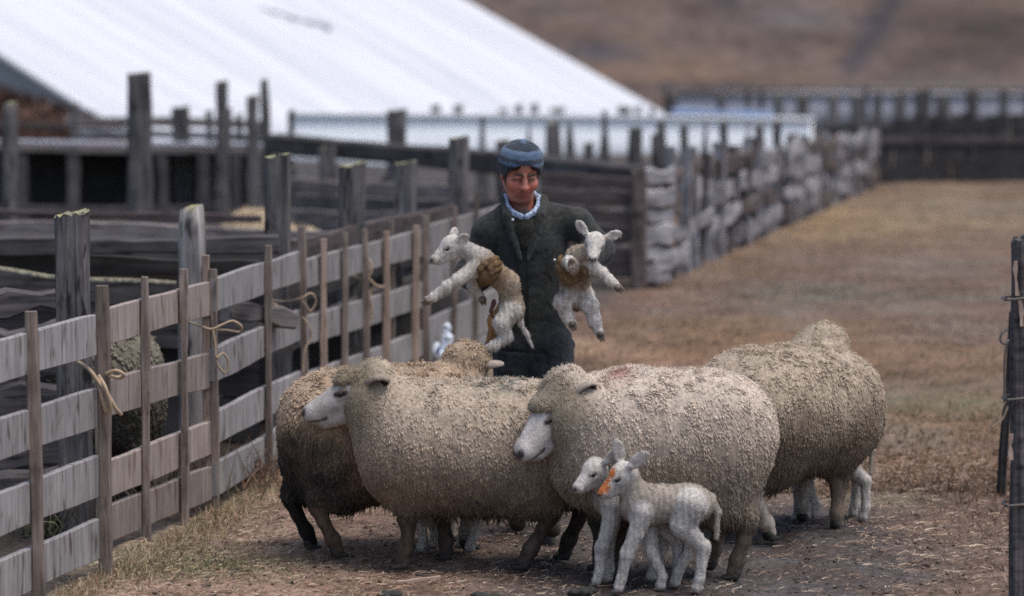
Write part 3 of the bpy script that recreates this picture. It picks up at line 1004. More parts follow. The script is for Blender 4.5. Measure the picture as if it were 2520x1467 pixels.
# ================================================================ OLD YARD FENCE (posts + rails behind the hurdles)
OP = [  # px, top px, depth, width m, material, rounded, label
    (180, 525, 13.0, .145, M_post, False, 'dark weathered square post nearest the left edge, standing behind the hurdles'),
    (471, 512, 15.3, .140, M_post_pale, True, 'pale grooved post with a lichen-capped round top behind the hurdles'),
    (682, 383, 16.0, .135, M_post, False, 'tall dark post rising right of the far woolly back'),
    (862, 405, 18.2, .155, M_post, False, 'square grey post between the tall dark post and the man'),
    (996, 400, 20.0, .145, M_post, False, 'square grey post, second to the left of the man'),
    (1126, 339, 22.2, .142, M_post, False, 'tall grey post just left of the blue-hatted man'),
]
for px, pt, dd, w, m_, rd, lb in OP:
    p = P(px, pt, dd)
    o = post('old_post', (p.x, p.y, -0.1), p.z + 0.1, w, w * 0.95, m_, None, random.uniform(-.2, .2), (random.uniform(-.01, .01), 0), rd, 0.005)
    tag(o, lb, 'post', 'old posts of the yard fence')
p = P(16, 255, 26.0)
tag(post('old_post', (p.x, p.y, -.1), p.z + .1, .14, .14, M_post, None, .2, (0.02, 0), True), 'blurred post cut by the left edge of the picture', 'post', 'old posts of the yard fence')

def railset(name, items, label, group=None):
    root = empty(name, (0, 0, 0), 0, label, 'fence', group)
    first = True
    for (xa, ya, xb, yb, da, db, h, t, m_) in items:
        a, b = P(xa, ya, da), P(xb, yb, db)
        if first:
            root.location = (a.x, a.y, 0); first = False
        a.z -= h / 2; b.z -= h / 2
        beam('rail', a, b, h, t, m_, root, 0.008)
    return root
bpy.context.view_layer.update()
railset('rail_fence', [
    (-140, 594, 690, 576, 15.75, 15.75, .085, .10, M_rail),
    (-140, 626, 640, 640, 15.85, 15.9, .10, .05, M_dark),
    (-140, 700, 640, 636, 16.0, 16.0, .115, .05, M_rail_brown),
    (-140, 655, 432, 694, 15.55, 15.55, .13, .09, M_rail_moss),
    (-140, 720, 640, 760, 15.9, 15.9, .22, .04, M_rail),
    (-140, 830, 640, 850, 16.0, 16.0, .28, .04, M_dark),
    (-140, 960, 640, 970, 16.0, 16.0, .26, .04, M_dark)],
    'dark cross fence of heavy planks with mossy top edges behind the hurdles')
railset('rail_fence', [
    (-160, 541, 872, 568, 19.5, 19.0, .12, .06, M_rail_light),
    (-160, 590, 990, 590, 19.8, 19.3, .16, .05, M_rail),
    (-160, 650, 990, 650, 19.8, 19.3, .3, .05, M_dark),
    (-160, 515, 640, 527, 21.0, 20.5, .05, .05, M_rail_brown)],
    'far pale-edged cross fence below the dark pen openings')
# long rails following the yard line behind the hurdles
bpy.context.view_layer.update()
railset('rail_fence', [
    (690, 600, 1110, 500, 16.3, 21.3, .16, .05, M_rail_brown),
    (690, 690, 1120, 560, 16.3, 21.5, .16, .05, M_dark),
    (690, 790, 1120, 640, 16.3, 21.5, .18, .05, M_rail),
    (560, 742, 720, 765, 14.6, 14.9, .09, .09, M_rail_light),
    (600, 860, 1120, 720, 16.2, 21.4, .3, .05, M_dark),
    (560, 960, 1120, 790, 16.2, 21.4, .3, .05, M_dark)],
    'brown and dark rails seen through the gaps of the stake-crowded hurdle')
railset('rail_fence', [
    (700, 440, 1110, 455, 27.0, 26.0, .12, .06, M_rail_light),
    (700, 480, 1240, 492, 27.0, 25.5, .13, .06, M_rail),
    (700, 515, 1240, 522, 26.5, 25.2, .10, .06, M_rail_light),
    (700, 545, 1240, 556, 26.5, 25.0, .13, .06, M_rail),
    (700, 590, 1240, 600, 26.5, 25.0, .2, .06, M_dark)],
    'grey horizontal rails between the square posts left of the man')
# heavy log rail descending to the right
railset('log_rail_fence', [
    (676, 328, 1580, 408, 31.0, 27.0, .20, .20, M_rail)],
    'long heavy dark log rail crossing behind the head of the man')
railset('plank_gate', [
    (1330, 462, 1572, 474, 25.3, 25.0, .13, .05, M_rail_brown),
    (1330, 510, 1572, 520, 25.3, 25.0, .12, .05, M_rail_brown),
    (1330, 552, 1580, 560, 25.3, 25.0, .15, .05, M_rail_brown),
    (1330, 602, 1580, 610, 25.3, 25.0, .12, .05, M_rail_brown),
    (1330, 640, 1580, 650, 25.3, 25.0, .12, .05, M_rail_brown),
    (1330, 425, 1560, 440, 25.6, 25.4, .12, .05, M_rail_brown)],
    'brown plank gate to the right of the man')
for px, pt, dd, w, lb in ((1572, 420, 24.9, .12, 'dark brown gate post beside the pallet-like grey fence'), ):
    p = P(px, pt, dd)
    tag(post('gate_post', (p.x, p.y, -.1), p.z + .1, w, w, M_rail_brown), lb, 'post')
# white scraps seen between rails
a, b = P(700, 378, 34), P(965, 402, 34)
tag(beam('white_board', a, b, .09, .04, M_white_paint), 'white board showing under the long log rail', 'board')
pz = P(720, 385, 34)
tag(post('prop_post', (pz.x, 33.9, -.1), pz.z - .02, .1, .1, M_post), 'short dark prop under the left end of the white board', 'post')
pz = P(950, 402, 34)
tag(post('prop_post', (pz.x, 33.9, -.1), pz.z - .02, .1, .1, M_post), 'short dark prop under the right end of the white board', 'post')

# ---------------------------------------------------------------- pale posts and pens at upper left
far = [  # px, top, base, depth, width px
    (343, 180, 27.0, 58, 'big square post standing highest against the left of the white roof', False),
    (545, 200, 33.0, 28, 'tall thin post against the roof, left one of a group of three', False),
    (621, 236, 33.0, 27, 'middle shorter post of the three against the roof', False),
    (662, 197, 31.0, 21, 'slim round-topped leaning post, right one of the three against the roof', True),
    (977, 271, 33.0, 47, 'square dark post standing on the log rail line against the white wall', False),
    (1238, 346, 29.0, 34, 'dark post half hidden behind the blue hat', False),
    (806, 362, 30.0, 40, 'grey post below the left part of the log rail', False),
]
for px, pt, dd, wpx, lb, rd in far:
    p = P(px, pt, dd)
    w = wpx * dd / F
    o = post('yard_post', (p.x, p.y, -0.1), p.z + 0.1, w, w, M_post, None, random.uniform(-.15, .15), (-0.03 if px == 662 else 0.0, 0), rd, 0.008)
    tag(o, lb, 'post', 'posts of the far yards')
small = [(438, 265, 34, 13), (461, 264, 34, 28), (524, 272, 34, 16), (563, 268, 34, 16), (598, 280, 35, 14), (716, 272, 35, 15),
         (176, 255, 35, 18)]
for px, pt, dd, wpx in small:
    p = P(px, pt, dd); w = wpx * dd / F
    o = post('yard_post', (p.x, p.y, -0.1), p.z + 0.1, w, w, M_post, None, random.uniform(-.3, .3), (random.uniform(-.05, .05), 0))
    tag(o, 'short dark stump of a post among the left pens, in front of the white roof', 'post', 'stub posts of the left pens')

def pens():
    dd = 33.5
    root = empty('counting_pen', (P(300, 520, dd).x, dd, 0), 0, 'low timber pen with dark openings under a scalloped iron edge', 'pen')
    a, b = P(-120, 366, dd), P(652, 372, dd)
    beam('top_rail', a, b, .085, .12, M_rail_light, root, .01)
    # scalloped iron lip
    n = 150
    t = np.linspace(0, 1, n)
    a2, b2 = P(-120, 347, dd + .05), P(652, 356, dd + .05)
    A = np.array(a2)[None] * (1 - t)[:, None] + np.array(b2)[None] * t[:, None]
    A[:, 2] += 0.018 * np.cos(t * 2 * np.pi * 46)
    V = np.concatenate([A - np.array(root.location), A + [0, 1.4, -.05] - np.array(root.location), A + [0, 1.4, -.08] - np.array(root.location), A + [0, 0, -.02] - np.array(root.location)])
    i = np.arange(n - 1)
    Q = np.concatenate([np.stack([i + n * j, i + 1 + n * j, i + 1 + n * ((j + 1) % 4), i + n * ((j + 1) % 4)], 1) for j in range(4)])
    link_mesh('iron_sheet', np_mesh('iron_sheet', V, [Q], smooth=False), mat_plain('iron_sheet', (0.25, 0.26, 0.31), 0.5, 0.25, 6, 0.2), root)
    for px, w in ((-60, 26), (55, 26), (180, 30), (400, 26), (500, 26), (580, 24), (640, 24)):
        q = P(px, 380, dd - .02)
        beam('upright', Vector((q.x, q.y, -.05)), Vector((q.x, q.y, q.z)), w * dd / F, .1, M_rail, root, .005)
    a, b = P(-140, 500, dd + 1.2), P(660, 500, dd + 1.2)
    a.z = b.z = .36
    beam('back_wall', a, b, .80, .05, M_dark, root, .003)
    a, b = P(-140, 515, dd - .03), P(660, 520, dd - .03)
    beam('bottom_rail', a, b, .10, .08, M_rail, root, .01)
pens()
# rails above pens
railset('rail_fence', [(160, 284, 660, 296, 38, 38, .12, .06, M_rail_light), (200, 318, 690, 328, 37, 36, .10, .06, M_grey_slab), (-140, 300, 300, 306, 38, 38, .08, .06, M_rail_brown)],
        'blurred pale rails above the dark pen, below the shed roof')
for px in (215, 640):
    q = P(px, 283, 38.1)
    tag(post('prop_post', (q.x, 38.15, -.1), q.z, .1, .1, M_post), 'blurred prop post carrying the %s of the pale rails above the pen' % ('left end' if px == 215 else 'right end'), 'post')

# rusty brown bank at upper left
def bank():
    s = Sdf()
    for px, py, r in ((-90, 250, .75), (0, 250, .5), (60, 285, .36), (120, 300, .30), (190, 320, .28), (140, 290, .30), (210, 318, .28), (250, 335, .26), (300, 352, .22), (60, 360, .4), (-40, 360, .6), (160, 380, .3)):
        q = P(px, py, 40.5)
        s.ell((q.x, q.y, q.z - r * .8), (r * 1.1, r * 1.2, r), k=.25)
    for px in (-60, 80, 220):
        q = P(px, 400, 40.5); s.ell((q.x, q.y, .1), (.8, .9, .45), k=.3)
    V, Q = s.mesh(.05)
    N = vnormals(V, Q)
    V = V + N * (.08 * fbm(V * 4, 3, 3))[:, None]
    n = fbm(V * 3, 8, 3)
    C = np.array([[0.085, 0.05, 0.04]]) * (1 + .5 * n)[:, None]
    c0 = np.array([P(60, 400, 40.5).x, 40.5, 0])
    tv, tq, tt, tc_ = tufts(V, Q, vnormals(V, Q), C, 9000, .16, .008, .3, 1.0, .6, 5, 4, None, .35)
    VV = np.concatenate([V, tv]) - c0; CC = np.concatenate([C, tc_])
    o = link_mesh('bush', np_mesh('bush', VV, [Q, tq + len(V), tt + len(V)], CC), mat_col('bush_twigs', .95, 6, .3))
    o.location = c0
    tag(o, 'low dark reddish-brown bush sloping down at the left edge below the roof', 'bush')
bank()

# ---------------------------------------------------------------- posts against the white wall
for px, pt, w in ((1072, 260, 23), (1128, 259, 24), (1238, 268, 20), (1277, 258, 19), (1315, 257, 19), (1528, 262, 17), (1545, 264, 16), (1571, 262, 14), (1604, 268, 14)):
    q = P(px, pt, 51.5); ww = w * 51.5 / F
    tag(post('distant_post', (q.x, q.y, -1.2), q.z + 1.2, ww, ww, M_post), 'distant post whose dark top just clears the white wall', 'post', 'post tops behind the white wall')
q = P(1372, 266, 51.3)
tag(post('distant_post', (q.x, q.y, -1.2), q.z + 1.2, .24, .15, M_post), 'distant double-width post top above the white wall', 'post', 'post tops behind the white wall')
for px, pt, w in ((1188, 285, 34), (1302, 303, 30), (1403, 300, 42), (1487, 272, 42), (1735, 300, 34), (1838, 300, 28)):
    q = P(px, pt, 36.0); ww = w * 36.0 / F
    c = Vector((q.x, 36.0, 0))
    tag(beam('pointed_stake', c - Vector((0, 0, .1)), Vector((q.x, 36.0, q.z)), ww * 1.25, .10, M_post, None, .006, taper=.18),
        'dark tapering stake with a pointed top against the white wall', 'stake', 'pointed stakes before the white wall')
for px, pt, w in ((1366, 302, 38), (1451, 352, 23), (1557, 314, 36), (1633, 300, 24), (1688, 310, 24), (1612, 330, 20), (1790, 302, 22), (1872, 308, 24), (1905, 300, 22), (1950, 330, 26)):
    q = P(px, pt, 34.0); ww = w * 34.0 / F
    tag(post('square_stake', (q.x, q.y, -.1), q.z + .1, ww, ww, M_post, None, random.uniform(-.2, .2), (random.uniform(-.04, .04), 0), False, .01, .82),
        'dark blunt stake standing before the white wall', 'stake', 'blunt stakes before the white wall')

# ---------------------------------------------------------------- rough slab fence to the right
def slab_fence():
    a0, b0 = G(1612, 702), G(2165, 452)
    d = b0 - a0
    n = 11
    rr = random.Random(5)
    tops = [1.02, 1.0, .95, .93, .92, .86, .84, .80, .76, .70, .62]
    for k in range(n):
        t0, t1 = (k / n) ** 1.0, ((k + 1) / n)
        a, b = a0 + d * t0, a0 + d * (t1 - 0.015)
        lab = 'rough grey slab fence panel with a pale end post, nearest of the row' if k == 0 else None
        root = empty('slab_fence_panel', a, 0, lab or 'rough grey slab fence panel in the row running away to the right', 'fence', 'slab fence panels beside the field')
        for j in range(4):
            z = .14 + .25 * j * tops[k]
            if rr.random() < .12: continue
            beam('slab', a + Vector((rr.uniform(-.04, .04), 0, z + rr.uniform(-.05, .05))), b + Vector((rr.uniform(-.03, .03), 0, z + rr.uniform(-.05, .05))), rr.uniform(.10, .19), .05, M_grey_slab if rr.random() < .65 else M_rail_brown, root, .018)
        for j in range(4):
            q = a + (b - a) * ((j + .2 + rr.uniform(-.1, .1)) / 4)
            h = tops[k] * rr.uniform(.82, 1.12)
            beam('upright', Vector((q.x - .045, q.y - .03, -.05)), Vector((q.x - .045 + rr.uniform(-.05, .05), q.y - .03, h)), rr.uniform(.05, .12), .05, M_grey_slab if rr.random() < .55 else M_rail, root, .01, roll=rad(-25))
    # near end: stacked pale slab ends
    root = empty('slab_stack', a0 + Vector((-.0, -.1, 0)), 0, 'pale weathered slabs stacked end-on at the near corner of the field fence', 'fence')
    z = .0
    for j in range(6):
        h = (.19, .13, .2, .12, .17, .15)[j]
        c = a0 + Vector((0, -.12, z + h / 2))
        beam('slab', c + Vector((-.10, rr.uniform(-.02, .02), 0)), c + Vector((.14 + rr.uniform(-.02, .03), rr.uniform(-.02, .02), rr.uniform(-.02, .02))), h * .86, .12, mat_pale, root, .012)
        z += h + .005
mat_pale = mat_wood('pale_slab', (0.46, 0.44, 0.45), (0.24, 0.22, 0.225), 'X', .6, stain=(.06, .05, .05), stain_amt=.8, var=.3)
slab_fence()

# ---------------------------------------------------------------- far dark stockade on the right
def stockade():
    a, b = G(2020, 448), G(2760, 440)
    root = empty('stockade', a, 0, 'dark timber stockade across the far end of the field', 'fence')
    d = b - a; n = 26
    rr = random.Random(9)
    for i in range(n):
        t = i / n
        q = a + d * t
        hx = P(2020 + 740 * t, 285 + (30 if t < .2 else 0) + rr.uniform(-10, 14), q.y).z
        beam('plank', Vector((q.x + .1, q.y, -.1)), Vector((q.x + .1 + rr.uniform(-.02, .02), q.y, hx)), d.length / n * .985, .05, M_dark_hedge, root, .006)
    p0, p1 = a + Vector((0, -.05, .55)), b + Vector((0, -.05, .55))
    beam('rail', p0, p1, .1, .05, M_rail, root, .01)
    # pale wall strip and stakes behind
    e0, e1 = P(1650, 234, 60), P(2620, 246, 60)
    sheet_wall('white_wall', (e0.x, 60, -.05), (e1.x, 60, -.05), e0.z + .05, 'distant greyish white wall behind the far stakes at the right', 'wall', mat_plain('dull_white', (.46, .45, .48), .7, .15, 1.2))
    for px, w in ((1655, 22), (1775, 20), (1842, 14), (1915, 22), (1975, 30), (2050, 24), (2110, 30), (2160, 22), (2215, 30), (2270, 40), (2320, 36), (2395, 26), (2470, 20), (2530, 16)):
        q = P(px, 226 + random.uniform(-6, 14), 57.5); ww = w * 57.5 / F
        tag(post('far_stake', (q.x, q.y, -.1), q.z + .1, ww, ww * .7, M_post), 'dark stake in front of the distant greyish white wall', 'stake', 'stakes at the far right end of the yards')
    e0, e1 = P(1620, 212, 58.5), P(2640, 224, 58.5)
    r = empty('far_rail', (e0.x, e0.y, 0), 0, 'blurred brown rail line below the hillside at the far right', 'fence')
    beam('rail', e0, e1, .07, .06, M_rail_light, r, .01)
    beam('rail', e0 - Vector((0, 0, .13)), e1 - Vector((0, 0, .13)), .05, .06, M_rail_light, r, .01)
    for t in (0.02, .25, .5, .75, .98):
        q = e0 + (e1 - e0) * t
        beam('upright', Vector((q.x, q.y + .07, -.1)), Vector((q.x, q.y + .07, q.z + .03)), .09, .07, M_rail, r, .006)
stockade()

# ---------------------------------------------------------------- gate post at the right edge
def right_post():
    g = G(2500, 1492)
    root = empty('gate_post', g, 0, 'dark iron-bound gate post at the right edge hung with wire loops', 'post')
    y = g.y
    pw = post('timber', (g.x + .012, y, -.1), P(2500, 585, y).z + .1, .058, .09, M_rail, root, .05, (-.012, 0), False, .006, .9)
    for pa, pb, w in (((2492, 640), (2494, 730), .012), ((2500, 735), (2508, 800), .016), ((2478, 1065), (2482, 1130), .012)):
        a, b = P(pa[0] + 8, pa[1], y - .055), P(pb[0] + 8, pb[1], y - .055)
        beam('pale_splinter', a, b, w, .008, M_stake_pale, root, .003)
    V, Q = tube_np([P(2476, 985, y - .03), P(2462, 1010, y - .04), P(2440, 1045, y - .03), P(2448, 1048, y - .03), P(2468, 1030, y - .03), P(2480, 1000, y - .03)], .004)
    link_mesh('cord_loop', np_mesh('cord_loop', V - np.array(g), [Q]), M_twine, root)
    V, Q = tube_np([P(2478, 810, y - .03), P(2466, 820, y - .04), P(2462, 838, y - .04), P(2474, 846, y - .04), P(2482, 838, y - .03), P(2474, 870, y - .03), P(2472, 930, y - .03), P(2474, 985, y - .03)], .005)
    link_mesh('wire_link', np_mesh('wire_link', V - np.array(g), [Q]), M_wire, root)
    for z in (980, 1240, 735):
        q = P(2496, z, y)
        V, Q = tube_np([(q.x - .035, y - .052, q.z), (q.x + .05, y - .055, q.z + .01), (q.x + .05, y + .05, q.z + .01), (q.x - .035, y + .05, q.z), (q.x - .038, y - .05, q.z)], .005, sub=3)
        link_mesh('wire_band', np_mesh('wire_band', V - np.array(g), [Q]), M_wire, root)
    q = G(2462, 1220)
    o = post('leaning_stick', (q.x, q.y, -.02), .9, .035, .03, M_dark, None, 0, (.05, 0.05), False, .004)
    tag(o, 'thin dark stick leaning beside the right gate post', 'stick')
right_post()

# ---------------------------------------------------------------- things lying in the yard behind the hurdles
def log(name, a, b, r, mat_seed, label, moss=False):
    a, b = Vector(a), Vector(b)
    o = beam(name, a, b, r * 2, r * 1.8, M_rail_moss if moss else M_rail, None, .02)
    return tag(o, label, 'log', 'old timbers dumped behind the hurdles')
log('log', P(-140, 765, 13.7), P(172, 745, 13.9), .055, 0, 'rotten log, topmost of the pile at the left edge')
for k, (x0, y0, x1, y1, dd, r, lb) in enumerate([(-140, 830, 180, 815, 13.7, .06, 'rotten log second from the top of the left edge pile'), (-140, 905, 240, 900, 13.75, .07, 'rotten log third down in the left edge pile'), (-140, 1000, 260, 990, 13.7, .08, 'thick rotten log in the middle of the left edge pile'),
                                   (-140, 1110, 330, 1090, 13.6, .09, 'thick rotten log near the bottom of the left edge pile'), (-140, 1210, 330, 1195, 13.5, .09, 'rotten log lying on the yard soil, lowest of the left edge pile')]):
    log('log', P(x0, y0, dd), P(min(x1, 185), y1, dd), r, k, lb)
def scrub(px, py, dd, w, h, n, col, label, seed):
    rng = np.random.default_rng(seed)
    c = P(px, py, dd)
    base = np.array([c.x, c.y, 0.0])
    R = np.column_stack([rng.normal(0, w * .4, n), rng.normal(0, w * .3, n), np.zeros(n)])
    d = np.column_stack([rng.normal(0, .45, n), rng.normal(0, .35, n), np.ones(n)])
    d = unit(d); L = h * (.5 + .6 * rng.random(n))[:, None]
    s = unit(np.cross(d, rng.normal(0, 1, (n, 3)))) * .004
    m = R + d * L * .5; t = R + (d + rng.normal(0, .25, (n, 3))) * L
    V = np.stack([R - s, R + s, m + s * .8, m - s * .8, t], 1).reshape(-1, 3)
    k = np.arange(n)[:, None] * 5
    C = np.clip(np.array(col)[None] * (1 + .35 * rng.normal(0, 1, n))[:, None], .01, .9)
    o = link_mesh('dry_scrub', np_mesh('dry_scrub', V, [k + np.array([[0, 1, 2, 3]]), k + np.array([[3, 2, 4]])], np.repeat(C, 5, 0), False), M_blade)
    o.location = base
    return tag(o, label, 'scrub', 'dry scrub behind the hurdles')
M_blade = mat_col('dry_blade', .9, 30, .2, spec=.1)
# the shaggy ewe-grey tussock seen through the pink hurdle
scrub(600, 1080, 14.4, .25, .28, 120, (.20, .13, .095), 'sparse reddish stalks behind the hurdle next to the dark-stained ewe', 2)
scrub(430, 1180, 13.9, .30, .25, 150, (.17, .14, .10), 'thin dry stalks behind the lower gaps of the pinkish hurdle', 3)
scrub(130, 1330, 13.0, .16, .22, 200, (.12, .12, .08), 'low grassy weeds behind the lowest gap of the nearest hurdle', 4)
# ================================================================ LITTER, GRASS
def inside_yard(x, y):
    f0, f1 = G(-200, 1600), G(1180, 890)
    return ((f1.x - f0.x) * (y - f0.y) - (f1.y - f0.y) * (x - f0.x)) / math.hypot(f1.x - f0.x, f1.y - f0.y)

def litter(name, n, x0, x1, y0, y1, lmin, lmax, w, cols, seed, wfun=None):
    rng = np.random.default_rng(seed)
    x = rng.uniform(x0, x1, n * 3); y = rng.uniform(y0, y1, n * 3)
    keep = inside_yard(x, y) < -.02
    if wfun is not None: keep &= rng.random(len(x)) < wfun(x, y)
    x, y = x[keep][:n], y[keep][:n]; n = len(x)
    z = gz(x, y) + .004
    a = rng.uniform(0, np.pi, n) * .6 + rng.normal(0, .35, n)
    L = rng.uniform(lmin, lmax, n) * rng.uniform(.3, 1, n)
    d = np.column_stack([np.cos(a), np.sin(a), rng.normal(0, .12, n)])
    s = np.column_stack([-np.sin(a), np.cos(a), rng.normal(0, .6, n)]) * (w * rng.uniform(.5, 1.2, n))[:, None]
    c = np.column_stack([x, y, z + rng.uniform(0, .008, n)])
    bend = np.column_stack([rng.normal(0, .1, n), rng.normal(0, .1, n), np.abs(rng.normal(0, .08, n))]) * L[:, None]
    p0, p1, p2 = c - d * L[:, None] / 2, c + bend * .5, c + d * L[:, None] / 2
    p0[:, 2] = np.maximum(p0[:, 2], z); p2[:, 2] = np.maximum(p2[:, 2], z)
    V = np.stack([p0 - s, p0 + s, p1 + s, p1 - s, p2 + s * .6, p2 - s * .6], 1).reshape(-1, 3)
    k = np.arange(n)[:, None] * 6
    C = np.array(cols)[rng.integers(0, len(cols), n)] * (1 + .2 * rng.normal(0, 1, n))[:, None]
    o = link_mesh(name, np_mesh(name, V, [k + np.array([[0, 1, 2, 3]]), k + np.array([[3, 2, 4, 5]])], np.repeat(np.clip(C, .02, .8), 6, 0), False), M_blade)
    return o
o = litter('straw', 24000, -2.2, 2.4, 10.9, 15.5, .015, .085, .0013, [(.36, .26, .19), (.30, .19, .13), (.48, .38, .29), (.16, .10, .075)], 5, lambda x, y: .22 + .78 * sstep(.7, -.7, x) + .5 * sstep(1.2, 1.7, x))
tag(o, 'straw litter trampled over the path', 'straw', None, 'stuff')

def blades(name, n, seed, pos, h0, h1, w, colf, lean=.5):
    rng = np.random.default_rng(seed)
    x, y = pos(rng, n); n = len(x)
    z = gz(x, y) - .004
    R = np.column_stack([x, y, z])
    d = unit(np.column_stack([rng.normal(0, lean, n), rng.normal(0, lean, n), np.ones(n)]))
    L = (h0 + (h1 - h0) * rng.random(n) ** 1.5)[:, None]
    s = unit(np.cross(d, np.column_stack([rng.normal(0, .4, n), np.ones(n), rng.normal(0, .2, n)]))) * (w * rng.uniform(.6, 1.3, n))[:, None]
    b2 = unit(d + np.column_stack([rng.normal(0, .5, n), rng.normal(0, .5, n), rng.normal(-.2, .2, n)]))
    m = R + d * L * .55; t = m + b2 * L * .5
    V = np.stack([R - s, R + s, m + s * .8, m - s * .8, t], 1).reshape(-1, 3)
    k = np.arange(n)[:, None] * 5
    C = np.clip(colf(rng, x, y), .01, .8)
    return link_mesh(name, np_mesh(name, V, [k + np.array([[0, 1, 2, 3]]), k + np.array([[3, 2, 4]])], np.repeat(C, 5, 0), False), M_blade)

def pos_fence(rng, n):
    f0, f1 = np.array(G(-200, 1610)), np.array(G(1180, 890))
    segs = [((-170, 1600), (238, 1403)), ((238, 1403), (515, 1242)), ((515, 1242), (740, 1110)), ((740, 1110), (1040, 965))]
    k = rng.choice(4, n, p=[.3, .35, .25, .1]); t = rng.random(n)
    a = np.array([[*G(*s[0])[:2]] for s in segs]); b = np.array([[*G(*s[1])[:2]] for s in segs])
    p = a[k] + (b[k] - a[k]) * t[:, None]
    u = unit(b[k] - a[k]); nr = np.column_stack([u[:, 1], -u[:, 0]])
    p = p + nr * (np.abs(rng.normal(0, .13, n)) + .03)[:, None]
    return p[:, 0], p[:, 1]
def col_fence(rng, x, y):
    n = len(x)
    c = np.array([(.33, .25, .16), (.42, .33, .23), (.20, .20, .10), (.25, .13, .09)])[rng.choice(4, n, p=[.45, .25, .2, .1])]
    return c * (1 + .2 * rng.normal(0, 1, n))[:, None]
tag(blades('dry_grass', 6500, 3, pos_fence, .012, .085, .0014, col_fence, .7), 'dry grass growing along the foot of the hurdles', 'grass', None, 'stuff')

def pos_green(rng, n):
    g = G(470, 1378)
    x = rng.normal(g.x, .27, n); y = rng.normal(g.y, .22, n)
    k = inside_yard(x, y) < -.04
    return x[k], y[k]
tag(blades('green_grass', 3600, 4, pos_green, .010, .040, .0014, lambda r, x, y: np.array([[.20, .19, .105]]) * (1 + .3 * r.normal(0, 1, len(x)))[:, None], .7), 'patch of short green grass in front of the pinkish hurdle', 'grass', None, 'stuff')

def pos_field(rng, n):
    y = 14.2 + (44 - 14.2) * rng.random(n) ** 1.7
    x = rng.uniform(-.3, 1, n) * (y * .19)
    p = np.column_stack([x, y, 0 * x])
    k = (fbm(p * .9, 77, 3) + rng.normal(0, .25, n) > -.1) & ((x > .35) | (y > 26) & (x > 2.5))
    a0, b0 = G(1560, 702), G(2165, 452)
    sdv = (b0.x - a0.x) * (y - a0.y) - (b0.y - a0.y) * (x - a0.x)
    k &= sdv < 0
    return x[k], y[k]
def col_field(rng, x, y):
    n = len(x)
    p = np.column_stack([x, y, 0 * x])
    m = sstep(-.2, .4, fbm(p * .6, 21, 3))[:, None]
    c = np.array([[.195, .125, .073]]) * m + np.array([[.135, .103, .076]]) * (1 - m)
    g = G(2310, 970)
    gm = np.exp(-(((x - g.x) / .6) ** 2 + ((y - g.y) / .7) ** 2))[:, None]
    c = c * (1 - gm) + np.array([[.15, .14, .09]]) * gm
    return c * (1 + .22 * rng.normal(0, 1, n))[:, None]
tag(blades('field_grass', 60000, 6, pos_field, .012, .055, .0035, col_field, .9), 'short dry orange-brown grass on the field beyond the sheep', 'grass', None, 'stuff')

def pos_right(rng, n):
    g = G(2440, 1230)
    x = rng.normal(g.x + .05, .2, n); y = rng.normal(g.y, .55, n)
    return x, y
tag(blades('rank_grass', 1500, 8, pos_right, .02, .10, .0014, lambda r, x, y: np.array([[.19, .125, .088]]) * (1 + .3 * r.normal(0, 1, len(x)))[:, None], .55), 'reddish rank grass at the foot of the right gate post', 'grass', None, 'stuff')

# clods and small stones
def clods(n, seed):
    rng = np.random.default_rng(seed)
    x = rng.uniform(-1.6, 2.3, n); y = 10.9 + 5.5 * rng.random(n) ** 1.4
    k = inside_yard(x, y) < -.05
    x, y = x[k], y[k]; n = len(x)
    z = gz(x, y)
    bm = bmesh.new(); bmesh.ops.create_icosphere(bm, subdivisions=1, radius=1)
    sv_ = np.array([v.co[:] for v in bm.verts]); sf = np.array([[v.index for v in f.verts] for f in bm.faces]); bm.free()
    r = .003 + .010 * rng.random(n) ** 4
    V = sv_[None] * r[:, None, None] * (1 + .3 * rng.normal(0, 1, (n, len(sv_), 1))) * np.array([1, 1, .6])
    V = V + np.stack([x, y, z + r * .25], 1)[:, None]
    C = np.array([[.105, .085, .072]]) * (1 + .35 * rng.normal(0, 1, n))[:, None]
    Fc = (sf[None] + np.arange(n)[:, None, None] * len(sv_)).reshape(-1, 3)
    return link_mesh('clods', np_mesh('clods', V.reshape(-1, 3), [Fc], np.repeat(np.clip(C, .02, .5), len(sv_), 0)), M_ground)
tag(clods(6500, 3), 'crumbs of earth scattered over the trodden path', 'soil', None, 'stuff')
def lump(px, py, r, label, seed, flat=.6, col=(.035, .038, .034)):
    g = G(px, py)
    s = Sdf(); rr = random.Random(seed)
    for i in range(6):
        s.ell((rr.uniform(-r, r), rr.uniform(-r * .6, r * .6), r * .35), (r * .55, r * .5, r * flat * .6), k=r * .3)
    V, Q = s.mesh(r / 7); V = V + vnormals(V, Q) * (r * .12 * fbm(V * 3 / r, seed, 2))[:, None]
    o = link_mesh('dung', np_mesh('dung', V, [Q]), mat_plain('dung', col, .8, .3, 40)); o.location = (g.x, g.y, -.02)
    tag(o, label, 'dung', 'dark dung lumps at the bottom of the picture')
lump(962, 1458, .035, 'dark dung lump on the straw below the middle ewe', 1)
lump(1432, 1452, .04, 'flat dark dung lump just left of the hooves of the lambs', 2)
lump(1195, 1462, .04, 'flattened dark dung below the belly of the middle ewe', 3, .35)
q0, q1 = G(975, 1436), G(1085, 1424)
tag(beam('stick', q0 + Vector((0, 0, .006)), q1 + Vector((0, 0, .006)), .012, .012, M_stake_pale, None, .002), 'pale broken stick lying on the path under the middle ewe', 'stick')
